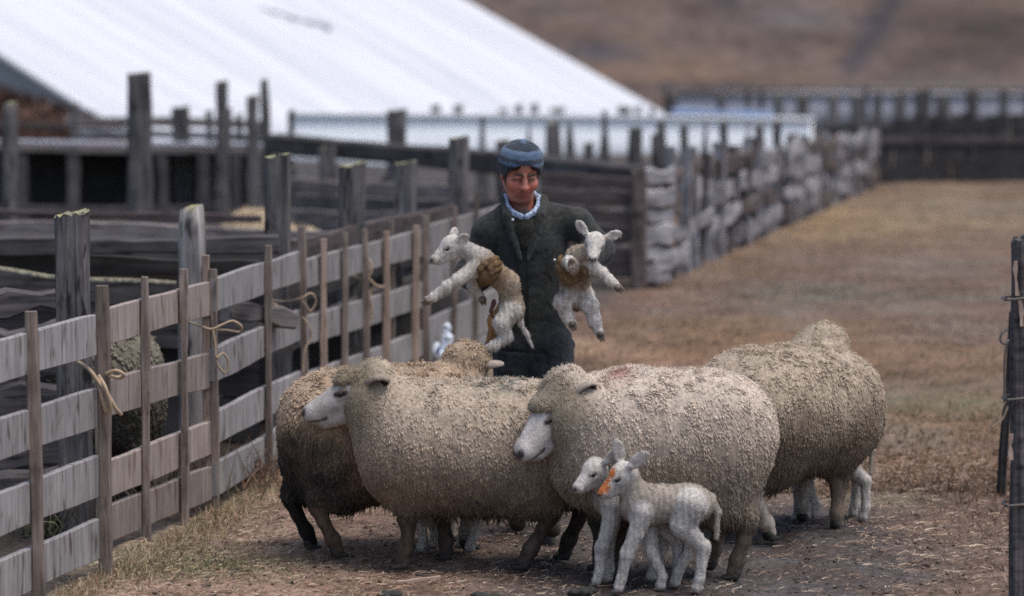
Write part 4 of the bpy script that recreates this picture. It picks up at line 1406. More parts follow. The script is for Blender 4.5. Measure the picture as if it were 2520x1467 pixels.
# ================================================================ SHEEP
M_wool = mat_col('wool', 1.0, 90, .22, spec=.05, sheen=.2)
M_skin = mat_col('sheep_skin', .85, 70, .18, .4, 160, .15)
M_hoof = mat_plain('hoof_horn', (.035, .030, .028), .7, .4, 60)
M_eye, _nt, _b = nodes_of('sheep_eye')
_b.inputs['Base Color'].default_value = (.012, .009, .007, 1); _b.inputs['Roughness'].default_value = .12
M_eye.node_tree.nodes['Principled BSDF'].inputs['Specular IOR Level'].default_value = .5

def frame(f, up=(0, 0, 1)):
    f = Vector(f).normalized(); l = Vector(up).cross(f).normalized(); u = f.cross(l)
    return np.array([f[:], l[:], u[:]])      # rows: forward, left, up

def hoof_mesh(r=.02, L=.055, h=.045):
    """cloven hoof: two toes side by side, pointing along +X, sole at z=0"""
    s = Sdf()
    for q in (-1, 1):
        s.cap((-L * .25, q * r * .55, h * .55), (-L * .1, q * r * .55, r * .62), r * .62, r * .68, k=.004)
        s.cap((-L * .1, q * r * .55, r * .62), (L * .6, q * r * .5, r * .38), r * .66, r * .32, k=.006)
    s.cap((-L * .2, 0, h * .7), (-L * .15, 0, h), r * .85, r * .8, k=.01)
    s.ell((0, 0, -r * .9), (L * 2, r * 3, r * .9), k=.002, sub=True)
    V, Q = s.mesh(r / 5)
    return np_mesh('hoof', V, [Q])

def sphere_np(r, n=10):
    bm = bmesh.new(); bmesh.ops.create_uvsphere(bm, u_segments=n * 2, v_segments=n, radius=r)
    me = bpy.data.meshes.new('eye'); bm.to_mesh(me); bm.free()
    for p in me.polygons: p.use_smooth = True
    return me

CREAM = np.array([.53, .43, .33]); DIRT_SHADE = np.array([.25, .185, .13])

def wool_disp(V, N, amp, seed, curl=0.0, stretch=(1, 1, 1)):
    """locks of fleece: deep partings that run down the flank, curly crimps on head and neck"""
    s = np.array([46., 46., 6.5]) * np.array(stretch)
    w = np.stack([vnoise(V * 9, seed + 7), vnoise(V * 9, seed + 8), vnoise(V * 9, seed + 9)], 1) * .012
    a = vnoise((V + w) * s, seed); b = vnoise((V + w) * s * 1.9, seed + 1)
    rid = 1 - np.clip(np.abs(a) * 5.0, 0, 1)
    rid2 = 1 - np.clip(np.abs(b) * 4.5, 0, 1)
    big = fbm(V * 5.5, seed + 2, 2)
    d = -rid ** 2 * .70 - rid2 ** 2 * .35 + .7 * big
    return d * amp + .013 * fbm(V * 3.6, seed + 12, 2), np.maximum(rid, .7 * rid2)

def ewe(label, loc, yaw, sc, head, legs, seed, wool_n=34000, half=.25, stain=None, neck_r=.19, belly=.25, back=.83, rump=.42, chest=.42, cream=CREAM, dirt_shade=DIRT_SHADE,
        leg_col=(.065, .049, .039), ears=None, poll=1.0, ear_col=(.38, .32, .27), name='ewe', eyelid=True, hs=1.0, face=(.47, .43, .405), ls=(85., 85., 11.), ldark=1.0, lockd=1.0, lockl=1.0):
    root = empty(name, loc, yaw, label, 'sheep', 'ewes with their lambs')
    root.scale = (sc, sc, sc)
    hp = np.array(head['pos'], float); H3 = frame(head['dir'], head.get('up', (0, 0, 1)))
    def h(f, l, u): return hp + (np.array([f, l, u]) * hs) @ H3
    zc = (back + belly) / 2; rz = (back - belly) / 2
    # ---- body: trunk core, neck, bare head, ears, legs : one skin
    b = Sdf()
    skin = (.42, .36, .33)
    b.ell((-.08, 0, zc), (rump * .8, half * .7, rz * .75), k=.03, col=skin)
    b.cap((chest * .5, 0, zc + .05), tuple(hp + np.array([-.03, 0, -.02])), .12, .06, k=.05, col=skin)
    fc = np.array(face)
    b.ell(h(0, 0, 0), (.088 * hs, .066 * hs, .072 * hs), H3, k=.02, col=face)
    b.cap(h(.05, 0, -.008), h(.165, 0, -.05), .058 * hs, .043 * hs, k=.03, col=face)
    b.ell(h(.186, 0, -.056), (.033 * hs, .041 * hs, .034 * hs), H3, k=.02, col=tuple(fc * .96))
    b.cap(h(.0, 0, -.058), h(.145, 0, -.086), .050 * hs, .030 * hs, k=.02, col=tuple(fc * .93))
    b.ell(h(.165, 0, -.088), (.026 * hs, .022 * hs, .013 * hs), H3, k=.008, col=tuple(fc * .85))
    for q in (-1, 1):
        b.ell(h(.068, q * .060, .006), (.015 * hs, .011 * hs, .010 * hs), H3, k=.010, sub=True)            # eye hollow
        b.cap(h(.054, q * .054, .013), h(.088, q * .053, .009), .0075 * hs, .006 * hs, k=.005, col=(.16, .13, .115), kc=.004)   # lid
        b.cap(h(.050, q * .055, -.006), h(.082, q * .054, -.012), .006 * hs, .005 * hs, k=.005, col=(.30, .26, .24), kc=.004)
        b.ell(h(.212, q * .017, -.045), (.009 * hs, .0075 * hs, .006 * hs), H3, k=.004, sub=True)            # nostril
        b.ell(h(.206, q * .019, -.046), (.015 * hs, .009 * hs, .011 * hs), H3, k=.003, col=(.06, .052, .05), kc=.006)
        b.cap(h(.20, q * .012, -.079), h(.135, q * .036, -.072), .0045 * hs, .004 * hs, k=.003, col=(.09, .075, .07), kc=.004)      # mouth line
    er = ears or [dict(l=1), dict(l=-1)]
    for e in er:
        q = e['l']
        r0 = h(-.025, q * .062, .026)
        dirv = np.array(e.get('dir', (-.25, q * 1.0, .05)), float) @ H3
        dirv /= np.linalg.norm(dirv)
        L = e.get('len', .115) * hs
        R3 = frame(dirv, np.array(e.get('nrm', (.3, .2 * q, -.7)), float) @ H3)
        b.cap(r0, r0 + dirv * .045, .016 * hs, .022 * hs, k=.012, col=ear_col)
        b.ell(r0 + dirv * L * .56, (L * .48, .031 * hs, .023 * hs), R3, k=.012, col=ear_col)
        b.ell(r0 + dirv * L * .60 + R3[2] * .016 * hs, (L * .36, .022 * hs, .021 * hs), R3, k=.005, sub=True)
        b.paint(r0 + dirv * L * .60 + R3[2] * .016 * hs, (L * .38, .025 * hs, .025 * hs), R3, (.045, .033, .030), .12)
    for g in legs:
        pts = [np.array(p, float) for p in g['pts']]
        rs = g['r']
        c = g.get('col', leg_col)
        b.chain(pts, rs, k=.02, col=c)
    for q in (-1, 1):
        b.paint(h(.208, q * .020, -.046), (.017 * hs, .013 * hs, .013 * hs), H3, (.045, .038, .036), .35)
        b.paint(h(.068, q * .058, .004), (.030 * hs, .018 * hs, .0120 * hs), H3, (.06, .048, .042), .45)
        b.paint(h(.170, q * .030, -.079), (.040 * hs, .018 * hs, .0042 * hs), H3, (.09, .075, .07), .4)
    b.paint(h(.220, 0, -.055), (.014 * hs, .022 * hs, .018 * hs), H3, (.10, .085, .08), .4)
    V, Q = b.mesh(.0055)
    V = relax(V, Q, 2)
    C = b.colors(V, skin)
    nz = fbm(V * 26, seed, 3)
    C *= (1 + .30 * nz + .5 * fbm(V * np.array([60, 60, 18]), seed + 5, 2) * (V[:, 2] < .36))[:, None]
    N = vnormals(V, Q)
    tv, tq, tt, tc = tufts(V, Q, N, C, 14000, .014, .0013, 1.0, .3, .5, 30, seed + 3, sstep(.36, .30, V[:, 2]) + .25 * np.exp(-(((V - hp) ** 2).sum(1)) / .12 ** 2), .22)
    o = link_mesh('body', np_mesh('body', np.concatenate([V, tv]), [Q, tq + len(V), tt + len(V)], np.clip(np.concatenate([C, tc]), .01, .9)), M_skin, root)
    # ---- fleece
    w = Sdf()
    w.ell((-.13, 0, zc + .005), (rump * .72, half, rz), k=.08)
    w.ell((.15, 0, zc + .01), (chest * .66, half * .93, rz * .96), k=.10)
    for sy in (-1, 1):
        w.cap((-rump + .205, sy * (half - .205), back - .20), (chest * .45, sy * (half - .205), back - .205), .195, .185, k=.10)
        w.cap((-rump + .24, sy * (half - .19), belly + .175), (chest * .5, sy * (half - .18), belly + .17), .17, .165, k=.10)
    w.ell((0.02, 0, zc - .02), (.33, half * .98, rz * .98), k=.08)
    for g in legs:
        pts = [np.array(p, float) for p in g['pts']]
        if g['kind'] == 'hind':
            w.ell((pts[0] * .55 + pts[1] * .45) + np.array([0, 0, .02]), (.15, .095, .21), k=.09)
            w.cap(pts[1], pts[2] + np.array([0, 0, .03]), .080, .040, k=.06)
        else:
            w.cap(pts[0], pts[1] + np.array([0, 0, .05]), .095, .052, k=.07)
    w.cap((chest * .55, 0, zc + .04), tuple(hp + np.array([-.05, 0, -.03]) * 1), neck_r * 1.12, .105 * hs, k=.12)
    w.cap((chest * .7, 0, zc - .06), tuple(hp + (np.array([-.03, 0, -.09]) * hs) @ H3), neck_r * .85, .075 * hs, k=.10)
    w.ell(h(-.055, 0, .048), (.075 * hs * poll, .078 * hs * poll, .060 * hs * poll), H3, k=.04)
    w.ell(h(.025, 0, .052), (.055 * hs * poll, .058 * hs, .030 * hs), H3, k=.03)
    w.ell(h(.052, 0, .046), (.040 * hs, .056 * hs, .022 * hs), H3, k=.02)
    w.ell(h(-.05, .045, -.045), (.062 * hs, .040 * hs, .062 * hs), H3, k=.03)
    w.ell(h(-.05, -.045, -.045), (.062 * hs, .040 * hs, .062 * hs), H3, k=.03)
    V, Q = w.mesh(.0075)
    V = relax(V, Q, 2)
    N = vnormals(V, Q)
    hd = np.exp(-(((V - hp) ** 2).sum(1)) / .16 ** 2)
    d, rid = wool_disp(V, N, .0035, seed)
    d2, _ = wool_disp(V, N, .006, seed + 20, stretch=(1.1, 1.1, 5.0))
    V = V + N * (d * (1 - hd) + d2 * hd)[:, None]
    N = vnormals(V, Q)
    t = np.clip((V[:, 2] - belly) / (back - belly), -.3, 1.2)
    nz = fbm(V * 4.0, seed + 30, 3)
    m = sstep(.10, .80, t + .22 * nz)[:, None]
    C = np.array(dirt_shade)[None] * (1 - m) + np.array(cream)[None] * m  # darker downwards: real soiling plus some body shade painted into the wool
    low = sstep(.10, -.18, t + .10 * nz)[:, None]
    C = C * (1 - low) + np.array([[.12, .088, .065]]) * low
    C = C * (1 + .20 * vnoise(V * np.array([85., 85., 13.]), seed + 50) + .12 * vnoise(V * np.array([190., 190., 34.]), seed + 51))[:, None]
    C = C * (1 - .25 * rid[:, None] ** 1.5)             # occlusion shade painted into the partings
    C = C * (1 + .10 * fbm(V * 22, seed + 40, 2))[:, None]
    hl = (V - hp) @ H3.T
    hc = (np.clip(np.exp(-(((V - hp) ** 2).sum(1)) / (.15 * hs) ** 2) * 1.7, 0, 1) * sstep(-.14, -.03, hl[:, 0]))[:, None] * .80
    C = C * (1 - hc) + np.array([[.215, .178, .118]]) * hc
    if stain is not None:
        C = stain(V, C, seed)
    C = np.clip(C, .008, .9)
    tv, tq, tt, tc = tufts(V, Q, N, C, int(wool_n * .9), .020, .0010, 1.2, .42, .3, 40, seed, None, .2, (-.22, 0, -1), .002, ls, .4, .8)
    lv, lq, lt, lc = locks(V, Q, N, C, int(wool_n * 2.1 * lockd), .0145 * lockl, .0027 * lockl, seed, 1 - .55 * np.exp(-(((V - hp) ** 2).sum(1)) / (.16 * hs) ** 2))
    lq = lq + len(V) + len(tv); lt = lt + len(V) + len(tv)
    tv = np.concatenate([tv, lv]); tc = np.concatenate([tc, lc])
    C = C * .75  # under-layer darkened, painting the occluded depth between locks
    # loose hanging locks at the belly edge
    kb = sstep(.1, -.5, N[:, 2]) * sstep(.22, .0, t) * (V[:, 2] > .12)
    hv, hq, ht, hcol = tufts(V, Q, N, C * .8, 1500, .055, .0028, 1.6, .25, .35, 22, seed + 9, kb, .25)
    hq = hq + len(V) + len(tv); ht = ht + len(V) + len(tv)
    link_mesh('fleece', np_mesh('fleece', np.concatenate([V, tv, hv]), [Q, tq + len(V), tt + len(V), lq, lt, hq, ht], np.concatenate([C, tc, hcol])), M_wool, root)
    # ---- hooves and eyes
    for g in legs:
        p = np.array(g['pts'][-1]); fd = np.array(g.get('toe', (1, 0, 0)), float)
        ho = link_mesh('hoof', HOOF, M_hoof, root)
        ho.location = (p[0], p[1], 0.0)
        ho.rotation_euler = (0, 0, math.atan2(fd[1], fd[0]))
        ho.scale = (1.25, 1.3, 1.25)
    for q in (-1, 1):
        if eyelid:
            eo = link_mesh('eye', EYE, M_eye, root)
            eo.location = Vector(h(.070, q * .0505, .004)); eo.scale = (hs,) * 3
    return root

HOOF = hoof_mesh()
EYE = sphere_np(.0115)

def legF(x, y, dx=0.0, knee=0.0, col=None, dy=0.0, toe=None):
    g = dict(kind='fore', pts=[(x - .02, y, .36), (x + .01 + knee, y, .205), (x + .004 + dx * .3, y + dy * .3, .165), (x + dx * .75, y + dy * .8, .080), (x + dx + .008, y + dy, .035)], r=[.074, .039, .027, .0295, .026])
    if col: g['col'] = col
    if toe: g['toe'] = toe
    return g
def legH(x, y, dx=0.0, hock=0.0, col=None, dy=0.0, toe=None):
    g = dict(kind='hind', pts=[(x + .06, y, .46), (x + .10, y, .335), (x - .045 + hock, y + dy * .3, .225), (x - .030 + hock * .7 + dx * .3, y + dy * .5, .165), (x - .004 + dx * .9, y + dy * .9, .082), (x + .014 + dx, y + dy, .035)], r=[.11, .088, .037, .027, .031, .027])
    if col: g['col'] = col
    if toe: g['toe'] = toe
    return g

def at(px, depth):
    """point on the ground at a pixel column and depth"""
    d = ray(px, 1300); x = d.x * depth / d.y
    # refine for the tilt of the camera: use ground pixel at that depth
    f = Vector((0, math.cos(TH), -math.sin(TH)))
    u = (px - CX) / F
    dist = Vector((0, depth, -HC)).dot(f)
    return Vector((u * dist, depth, -0.012))

PALE = (.38, .33, .29)
# --- middle ewe, side on, looking left
def stain_B(V, C, seed):
    n = fbm(V * 30, 3, 2)
    w = np.exp(-(((V[:, 0] + .05) / .13) ** 2 + ((V[:, 1] - .02) / .14) ** 2)) * sstep(.69, .76, V[:, 2]) * sstep(-.15, .25, n)
    w = np.clip(w * 1.6, 0, 1)[:, None] * .85
    C = C * (1 - w) + np.array([[.17, .18, .15]]) * w
    w = sstep(-.1, .4, n) * sstep(.36, .28, V[:, 2]) * np.exp(-((V[:, 0] - .0) / .3) ** 2)
    return C * (1 - .5 * w[:, None]) + np.array([[.05, .04, .03]]) * .5 * w[:, None]
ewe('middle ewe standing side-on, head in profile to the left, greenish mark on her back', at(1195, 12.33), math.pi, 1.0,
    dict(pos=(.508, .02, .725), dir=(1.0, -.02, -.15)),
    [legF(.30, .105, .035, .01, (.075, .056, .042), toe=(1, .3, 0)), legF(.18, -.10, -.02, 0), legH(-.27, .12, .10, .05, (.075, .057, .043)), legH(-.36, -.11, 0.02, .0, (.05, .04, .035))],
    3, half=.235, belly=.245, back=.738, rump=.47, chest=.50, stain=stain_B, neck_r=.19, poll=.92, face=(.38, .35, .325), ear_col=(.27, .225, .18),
    ears=[dict(l=1, dir=(-.85, .55, .12), nrm=(.1, .55, -.75), len=.10), dict(l=-1, dir=(-.8, -.5, -.2))], dirt_shade=(.255, .19, .132), hs=1.17)
# --- front ewe, looking left and towards the camera
def stain_C(V, C, seed):
    w = np.exp(-(((V[:, 0] - .20) / .05) ** 2 + ((V[:, 1] - .05) / .06) ** 2)) * sstep(.74, .80, V[:, 2]) * .75
    C = C * (1 - w[:, None]) + np.array([[.30, .10, .085]]) * w[:, None]
    return C
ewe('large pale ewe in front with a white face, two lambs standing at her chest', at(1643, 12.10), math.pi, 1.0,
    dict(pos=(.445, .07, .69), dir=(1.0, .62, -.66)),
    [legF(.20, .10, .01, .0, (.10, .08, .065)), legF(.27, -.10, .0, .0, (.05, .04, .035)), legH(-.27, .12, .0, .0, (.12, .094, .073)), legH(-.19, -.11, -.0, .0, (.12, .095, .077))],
    5, 42000, half=.245, belly=.272, back=.808, rump=.41, chest=.44, stain=stain_C, neck_r=.21, cream=(.66, .55, .45), dirt_shade=(.29, .225, .165), poll=1.15,
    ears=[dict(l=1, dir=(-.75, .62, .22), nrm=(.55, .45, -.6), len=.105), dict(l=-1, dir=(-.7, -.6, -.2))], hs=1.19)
# --- left ewe, walking away to the right, filthy hindquarters
def stain_A(V, C, seed):
    n = fbm(V * 9, 13, 3)
    edge = -.10 + .34 * np.clip((V[:, 2] - .2) / .5, 0, 1) * -1
    w = sstep(.08, -.08, V[:, 0] + .24 + .16 * n + (V[:, 2] - .35) * .45) * sstep(.60, .48, V[:, 2] + .07 * n)
    w = (np.clip(w, 0, 1) * (.72 + .5 * fbm(V * 14, 33, 2)))[:, None].clip(0, .95)
    lw = sstep(.55, .30, V[:, 2] + .08 * n)[:, None] * .5
    C = C * np.array([[.92, .86, .80]]) * (1 - lw) + np.array([[.06, .044, .034]]) * lw
    return C * (1 - w) + np.array([[.020, .017, .016]]) * w
pA = at(800, 12.58)
yA = rad(18)
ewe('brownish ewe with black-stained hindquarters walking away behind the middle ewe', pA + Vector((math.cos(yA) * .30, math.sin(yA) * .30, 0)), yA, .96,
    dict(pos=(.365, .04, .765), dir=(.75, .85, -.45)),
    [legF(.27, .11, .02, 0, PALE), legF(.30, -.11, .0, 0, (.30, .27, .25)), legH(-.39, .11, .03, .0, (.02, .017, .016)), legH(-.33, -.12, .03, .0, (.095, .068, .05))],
    7, 36000, half=.26, belly=.245, back=.785, rump=.485, chest=.36, stain=stain_A, neck_r=.19, dirt_shade=(.20, .145, .10), cream=(.50, .395, .295),
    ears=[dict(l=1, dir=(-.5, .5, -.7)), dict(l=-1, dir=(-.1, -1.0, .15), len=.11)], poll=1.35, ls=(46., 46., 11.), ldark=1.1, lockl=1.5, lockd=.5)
# --- right ewe, turned away
yD = rad(38)
pD = at(1818, 12.92)
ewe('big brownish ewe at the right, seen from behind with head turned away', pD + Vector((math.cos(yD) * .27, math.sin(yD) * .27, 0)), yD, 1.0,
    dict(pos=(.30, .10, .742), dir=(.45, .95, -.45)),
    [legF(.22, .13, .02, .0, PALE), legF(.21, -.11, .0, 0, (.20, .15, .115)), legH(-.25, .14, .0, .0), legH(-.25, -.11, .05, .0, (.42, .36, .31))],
    9, 42000, half=.265, belly=.285, back=.80, rump=.44, chest=.44, neck_r=.20, cream=(.50, .405, .305), dirt_shade=(.22, .163, .112), poll=1.5,
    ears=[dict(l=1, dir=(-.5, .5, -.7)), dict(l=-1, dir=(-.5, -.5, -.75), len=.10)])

# --- a shaggy sheep standing behind the hurdles, seen only through the gaps
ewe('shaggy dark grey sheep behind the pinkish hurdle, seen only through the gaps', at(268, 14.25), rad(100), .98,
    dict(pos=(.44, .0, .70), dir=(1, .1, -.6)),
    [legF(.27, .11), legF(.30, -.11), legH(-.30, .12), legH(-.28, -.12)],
    31, 12000, half=.25, belly=.25, back=.80, rump=.44, chest=.42, cream=(.20, .18, .14), dirt_shade=(.12, .102, .078), lockl=2.2, lockd=.5)
# --- the sheep lying in the far yard: only its back shows over the rails
def far_sheep():
    g = P(618, 545, 22.5)
    root = empty('ewe', (g.x, g.y, 0), rad(8), 'distant sheep in the yard, only its beige back showing above the pale rails', 'sheep')
    s = Sdf()
    z = P(612, 512, 22.5).z
    s.ell((0, 0, z - .26), (.26, .22, .26), k=.05); s.ell((.12, 0, z - .27), (.22, .2, .24), k=.06); s.cap((.2, 0, z - .25), (.42, 0, z - .22), .12, .08, k=.06)
    V, Q = s.mesh(.014); N = vnormals(V, Q); d, rid = wool_disp(V, N, .015, 3); V = V + N * d[:, None]
    C = np.tile(np.array([[.42, .33, .22]]), (len(V), 1))
    tv, tq, tt, tc = tufts(V, Q, N, C, 6000, .03, .003, .9, .4, .5, 30, 2)
    link_mesh('fleece', np_mesh('fleece', np.concatenate([V, tv]), [Q, tq + len(V), tt + len(V)], np.concatenate([C, tc])), M_wool, root)
    s = Sdf()
    s.ell((.46, 0, z - .22), (.09, .06, .06), k=.02); s.cap((.48, 0, z - .23), (.60, 0, z - .29), .05, .03, k=.02)
    for x in (-.2, .22):
        for y in (-.1, .1):
            s.chain([(x, y, z - .35), (x, y, .2), (x, y, .0)], [.06, .035, .025], k=.02)
    s.ell((0, 0, z - .27), (.26, .16, .18), k=.03)
    V, Q = s.mesh(.01)
    link_mesh('body', np_mesh('body', V, [Q], np.tile([[.35, .3, .26]], (len(V), 1))), M_skin, root)
far_sheep()

# ================================================================ LAMBS
LW = np.array([.50, .462, .425]); LG = np.array([.315, .272, .232]); LP = np.array([.60, .40, .36])
HOOF_L = hoof_mesh(.0135, .034, .03)
EYE_L = sphere_np(.0085)

PAINT = []
def lamb_head(b, hp, H3, hs, ears, face=tuple(LW), paint=None, mouth=True):
    def h(f, l, u): return hp + (np.array([f, l, u]) * hs) @ H3
    b.ell(h(0, 0, .004), (.050 * hs, .044 * hs, .046 * hs), H3, k=.015, col=face)
    b.cap(h(.028, 0, -.006), h(.082, 0, -.026), .034 * hs, .0225 * hs, k=.018, col=face)
    b.ell(h(.092, 0, -.029), (.018 * hs, .021 * hs, .018 * hs), H3, k=.010, col=face)
    b.cap(h(.0, 0, -.032), h(.075, 0, -.042), .027 * hs, .0145 * hs, k=.012, col=face)
    for q in (-1, 1):
        b.ell(h(.034, q * .036, .002), (.011 * hs, .008 * hs, .0085 * hs), H3, k=.006, sub=True)
        b.cap(h(.026, q * .034, .009), h(.046, q * .031, .006), .005 * hs, .004 * hs, k=.004, col=tuple(LW * .55), kc=.004)
        b.ell(h(.106, q * .0095, -.024), (.006 * hs, .0045 * hs, .0045 * hs), H3, k=.003, sub=True)
        b.ell(h(.103, q * .0105, -.0245), (.0085 * hs, .006 * hs, .007 * hs), H3, k=.003, col=(.055, .045, .045), kc=.005)
        if mouth:
            b.cap(h(.103, q * .004, -.037), h(.078, q * .019, -.036), .0022 * hs, .002 * hs, k=.002, col=(.16, .12, .115), kc=.003)
    if mouth:
        b.ell(h(.109, 0, -.029), (.004 * hs, .007 * hs, .006 * hs), H3, k=.003, col=(.07, .055, .055), kc=.004)
    if paint:
        for (f, l, u, r) in paint:
            c = h(f, l, u)
            PAINT.append((c, r * hs))
    for q, dirv, nrm, L, inner in ears:
        r0 = h(-.012, q * .036, .024)
        dv = np.array(dirv, float) @ H3; dv /= np.linalg.norm(dv)
        L = L * hs
        R3 = frame(dv, np.array(nrm, float) @ H3)
        b.cap(r0, r0 + dv * .02, .010 * hs, .012 * hs, k=.008, col=face)
        b.ell(r0 + dv * L * .56, (L * .48, .0235 * hs, .008 * hs), R3, k=.008, col=face)
        b.ell(r0 + dv * L * .60 + R3[2] * .0085 * hs, (L * .36, .015 * hs, .0065 * hs), R3, k=.004, sub=True)
        if inner:
            b.ell(r0 + dv * L * .56 + R3[2] * .0025 * hs, (L * .34, .0135 * hs, .0045 * hs), R3, k=.003, col=tuple(LP * .8), kc=.004)
    return h

def lamb_finish(root, b, seed, hp, H3, hs, hooves, coat_keep=None, n=9000, vox=.0038, tl=.010, eyes=True, wrinkle=.0022, base_col=LG, down=(0, 0, -1)):
    V, Q = b.mesh(vox)
    V = relax(V, Q, 1)
    N = vnormals(V, Q)
    C = b.colors(V, tuple(base_col))
    hd = np.exp(-(((V - hp) ** 2).sum(1)) / (.075 * hs) ** 2)
    wr = np.sin(V[:, 0] * 260 + 3 * vnoise(V * 14, seed)) * .5 + .7 * fbm(V * np.array([95, 95, 55]), seed + 1, 2)
    V = V + N * (wr * wrinkle * (1 - np.clip(hd * 1.6, 0, 1)))[:, None]
    C = C * (1 + .20 * fbm(V * 60, seed + 2, 2) + .10 * wr - .16 * sstep(0, .5, fbm(V * 12, seed + 4, 2)))[:, None]
    for c, r in PAINT:
        w = sstep(1.25, .75, np.linalg.norm(V - c, axis=1) / r + .5 * fbm(V * 130, 3, 2))[:, None]
        C = C * (1 - w) + np.array([[.46, .15, .05]]) * w
    PAINT.clear()
    C = np.clip(C, .01, .92)
    N = vnormals(V, Q)
    keep = 1 - .75 * np.clip(hd * 1.6, 0, 1)
    tv, tq, tt, tc = tufts(V, Q, N, C, int(n * 1.6), tl * 1.15, .0011, .7, .55, .6, 80, seed, keep, .13, down, .0015)
    link_mesh('body', np_mesh('body', np.concatenate([V, tv]), [Q, tq + len(V), tt + len(V)], np.concatenate([C, tc])), M_skin, root)
    for p, R in hooves:
        ho = link_mesh('hoof', HOOF_L, M_hoof_l, root)
        ho.matrix_local = Matrix.Translation(Vector(p)) @ R
    if eyes:
        for q in (-1, 1):
            e = link_mesh('eye', EYE_L, M_eye, root)
            e.location = Vector(hp + (np.array([.034, q * .0315, .0015]) * hs) @ H3)
            e.scale = (hs * .95,) * 3
M_hoof_l = mat_plain('lamb_hoof', (.16, .125, .10), .7, .4, 60)

def lamb(label, loc, yaw, sc, head, fore, hind, seed, ears, paint=None, body=LG, n=12000, tail=True):
    root = empty('lamb', loc, yaw, label, 'lamb', 'lambs standing among the ewes')
    root.scale = (sc,) * 3
    b = Sdf()
    bc, lc = tuple(body), tuple(LW * .97)
    b.ell((-.085, 0, .345), (.105, .070, .078), k=.03, col=bc)
    b.ell((.075, 0, .335), (.105, .066, .082), k=.04, col=bc)
    b.cap((-.08, 0, .35), (.09, 0, .345), .068, .07, k=.03, col=bc)
    hp = np.array(head['pos'], float); H3 = frame(head['dir'])
    b.cap((.12, 0, .355), tuple(hp + (np.array([-.018, 0, -.012])) @ H3), .062, .040, k=.035, col=bc)
    hooves = []
    for (x, y, hx, hy) in fore:
        b.chain([(x, y, .32), (x + (hx - x) * .3, y, .235), (x + (hx - x) * .55 + .012, y + (hy - y) * .5, .155), (hx - .005, hy, .055), (hx + .004, hy, .022)], [.045, .031, .0275, .0185, .0220], k=.012, col=lc)
        hooves.append(((hx + .008, hy, 0), Matrix.Identity(4)))
    for (x, y, hx, hy) in hind:
        b.chain([(x + .01, y, .345), (x + .045, y * 1.05, .265), (x - .035 + (hx - x) * .4, y + (hy - y) * .4, .180), (hx - .012, hy, .06), (hx - .002, hy, .022)], [.066, .046, .0270, .0190, .0220], k=.014, col=lc)
        hooves.append(((hx + .004, hy, 0), Matrix.Identity(4)))
    if tail:
        b.chain([(-.175, 0, .37), (-.20, .003, .31), (-.195, .006, .21)], [.018, .015, .010], k=.01, col=bc)
    lamb_head(b, hp, H3, 1.12, ears, paint=paint)
    lamb_finish(root, b, seed, hp, H3, 1.12, hooves, n=n)
    return root

SIDE_EARS = [(1, (-.35, .75, .55), (.8, .3, 0), .095, True), (-1, (-.35, -.75, .55), (.8, -.3, 0), .085, True)]
# front lamb, orange paint on the nose
lamb('small grey-white lamb in front with orange paint on its nose and forehead', at(1640, 11.76), math.pi, 1.0,
     dict(pos=(.170, .02, .462), dir=(1, .22, -.42)),
     [(.095, .045, .185, .05), (.085, -.045, .02, -.0)], [(-.105, .045, -.115, .055), (-.10, -.045, -.035, -.06)], 21,
     [(1, (-.75, .45, .32), (.3, .9, .2), .100, True), (-1, (-.15, .05, 1.0), (.25, 1.0, 0), .098, True)],
     paint=[(.088, .012, -.006, .026), (.045, .016, .034, .021), (.066, .010, .014, .014)])
# its twin behind
lamb('white-faced lamb half hidden behind the orange-nosed lamb', at(1572, 11.90), math.pi, 1.0,
     dict(pos=(.172, .035, .462), dir=(1, .62, -.40)),
     [(.10, .045, .165, .05), (.10, -.045, .12, -.03)], [(-.105, .045, -.14, .055), (-.10, -.045, -.05, -.05)], 22,
     [(1, (-.55, .75, .45), (.7, .6, 0), .105, True), (-1, (-.1, .0, 1.0), (1.0, .5, 0), .100, False)], body=LG * .85)
# lamb behind the middle ewe: pale legs under her belly
lamb('lamb hidden behind the middle ewe, only its pale legs showing under her belly', at(1098, 12.66), math.pi, 1.0,
     dict(pos=(.175, -.04, .42), dir=(1, -.3, -.5)),
     [(.095, .045, .10, .05), (.085, -.045, .05, -.04)], [(-.105, .045, -.10, .055), (-.10, -.045, -.06, -.05)], 23, SIDE_EARS, n=5000)
# lamb behind the right ewe
lamb('lamb hidden behind the right ewe, only its pale legs showing beyond hers', at(2035, 13.45), math.pi, 1.0,
     dict(pos=(.16, -.05, .40), dir=(1, -.6, -.5)),
     [(.10, .045, .14, .05), (.10, -.045, .05, -.04)], [(-.115, .045, -.155, .055), (-.10, -.045, -.12, -.05)], 24, SIDE_EARS, n=5000)
# ================================================================ THE MAN
DM = 13.12
def Qm(px, py, dd=0.0):
    return np.array(P(px, py, DM + dd))
MB = np.array(at(1305, DM)); MB[2] = 0.0
def q(px, py, dd=0.0):
    return Qm(px, py, dd) - MB

man = empty('person', MB, 0, 'man in a blue striped knitted hat and dark work clothes carrying two lambs', 'person')
S_SKIN = (.45, .185, .135)
M_face = mat_col('face_skin', .55, 120, .10, .15, 300, .35, sub=.12)
M_cloth = mat_col('dark_cloth', .95, 45, .35, .5, 240, .1, sheen=.15)

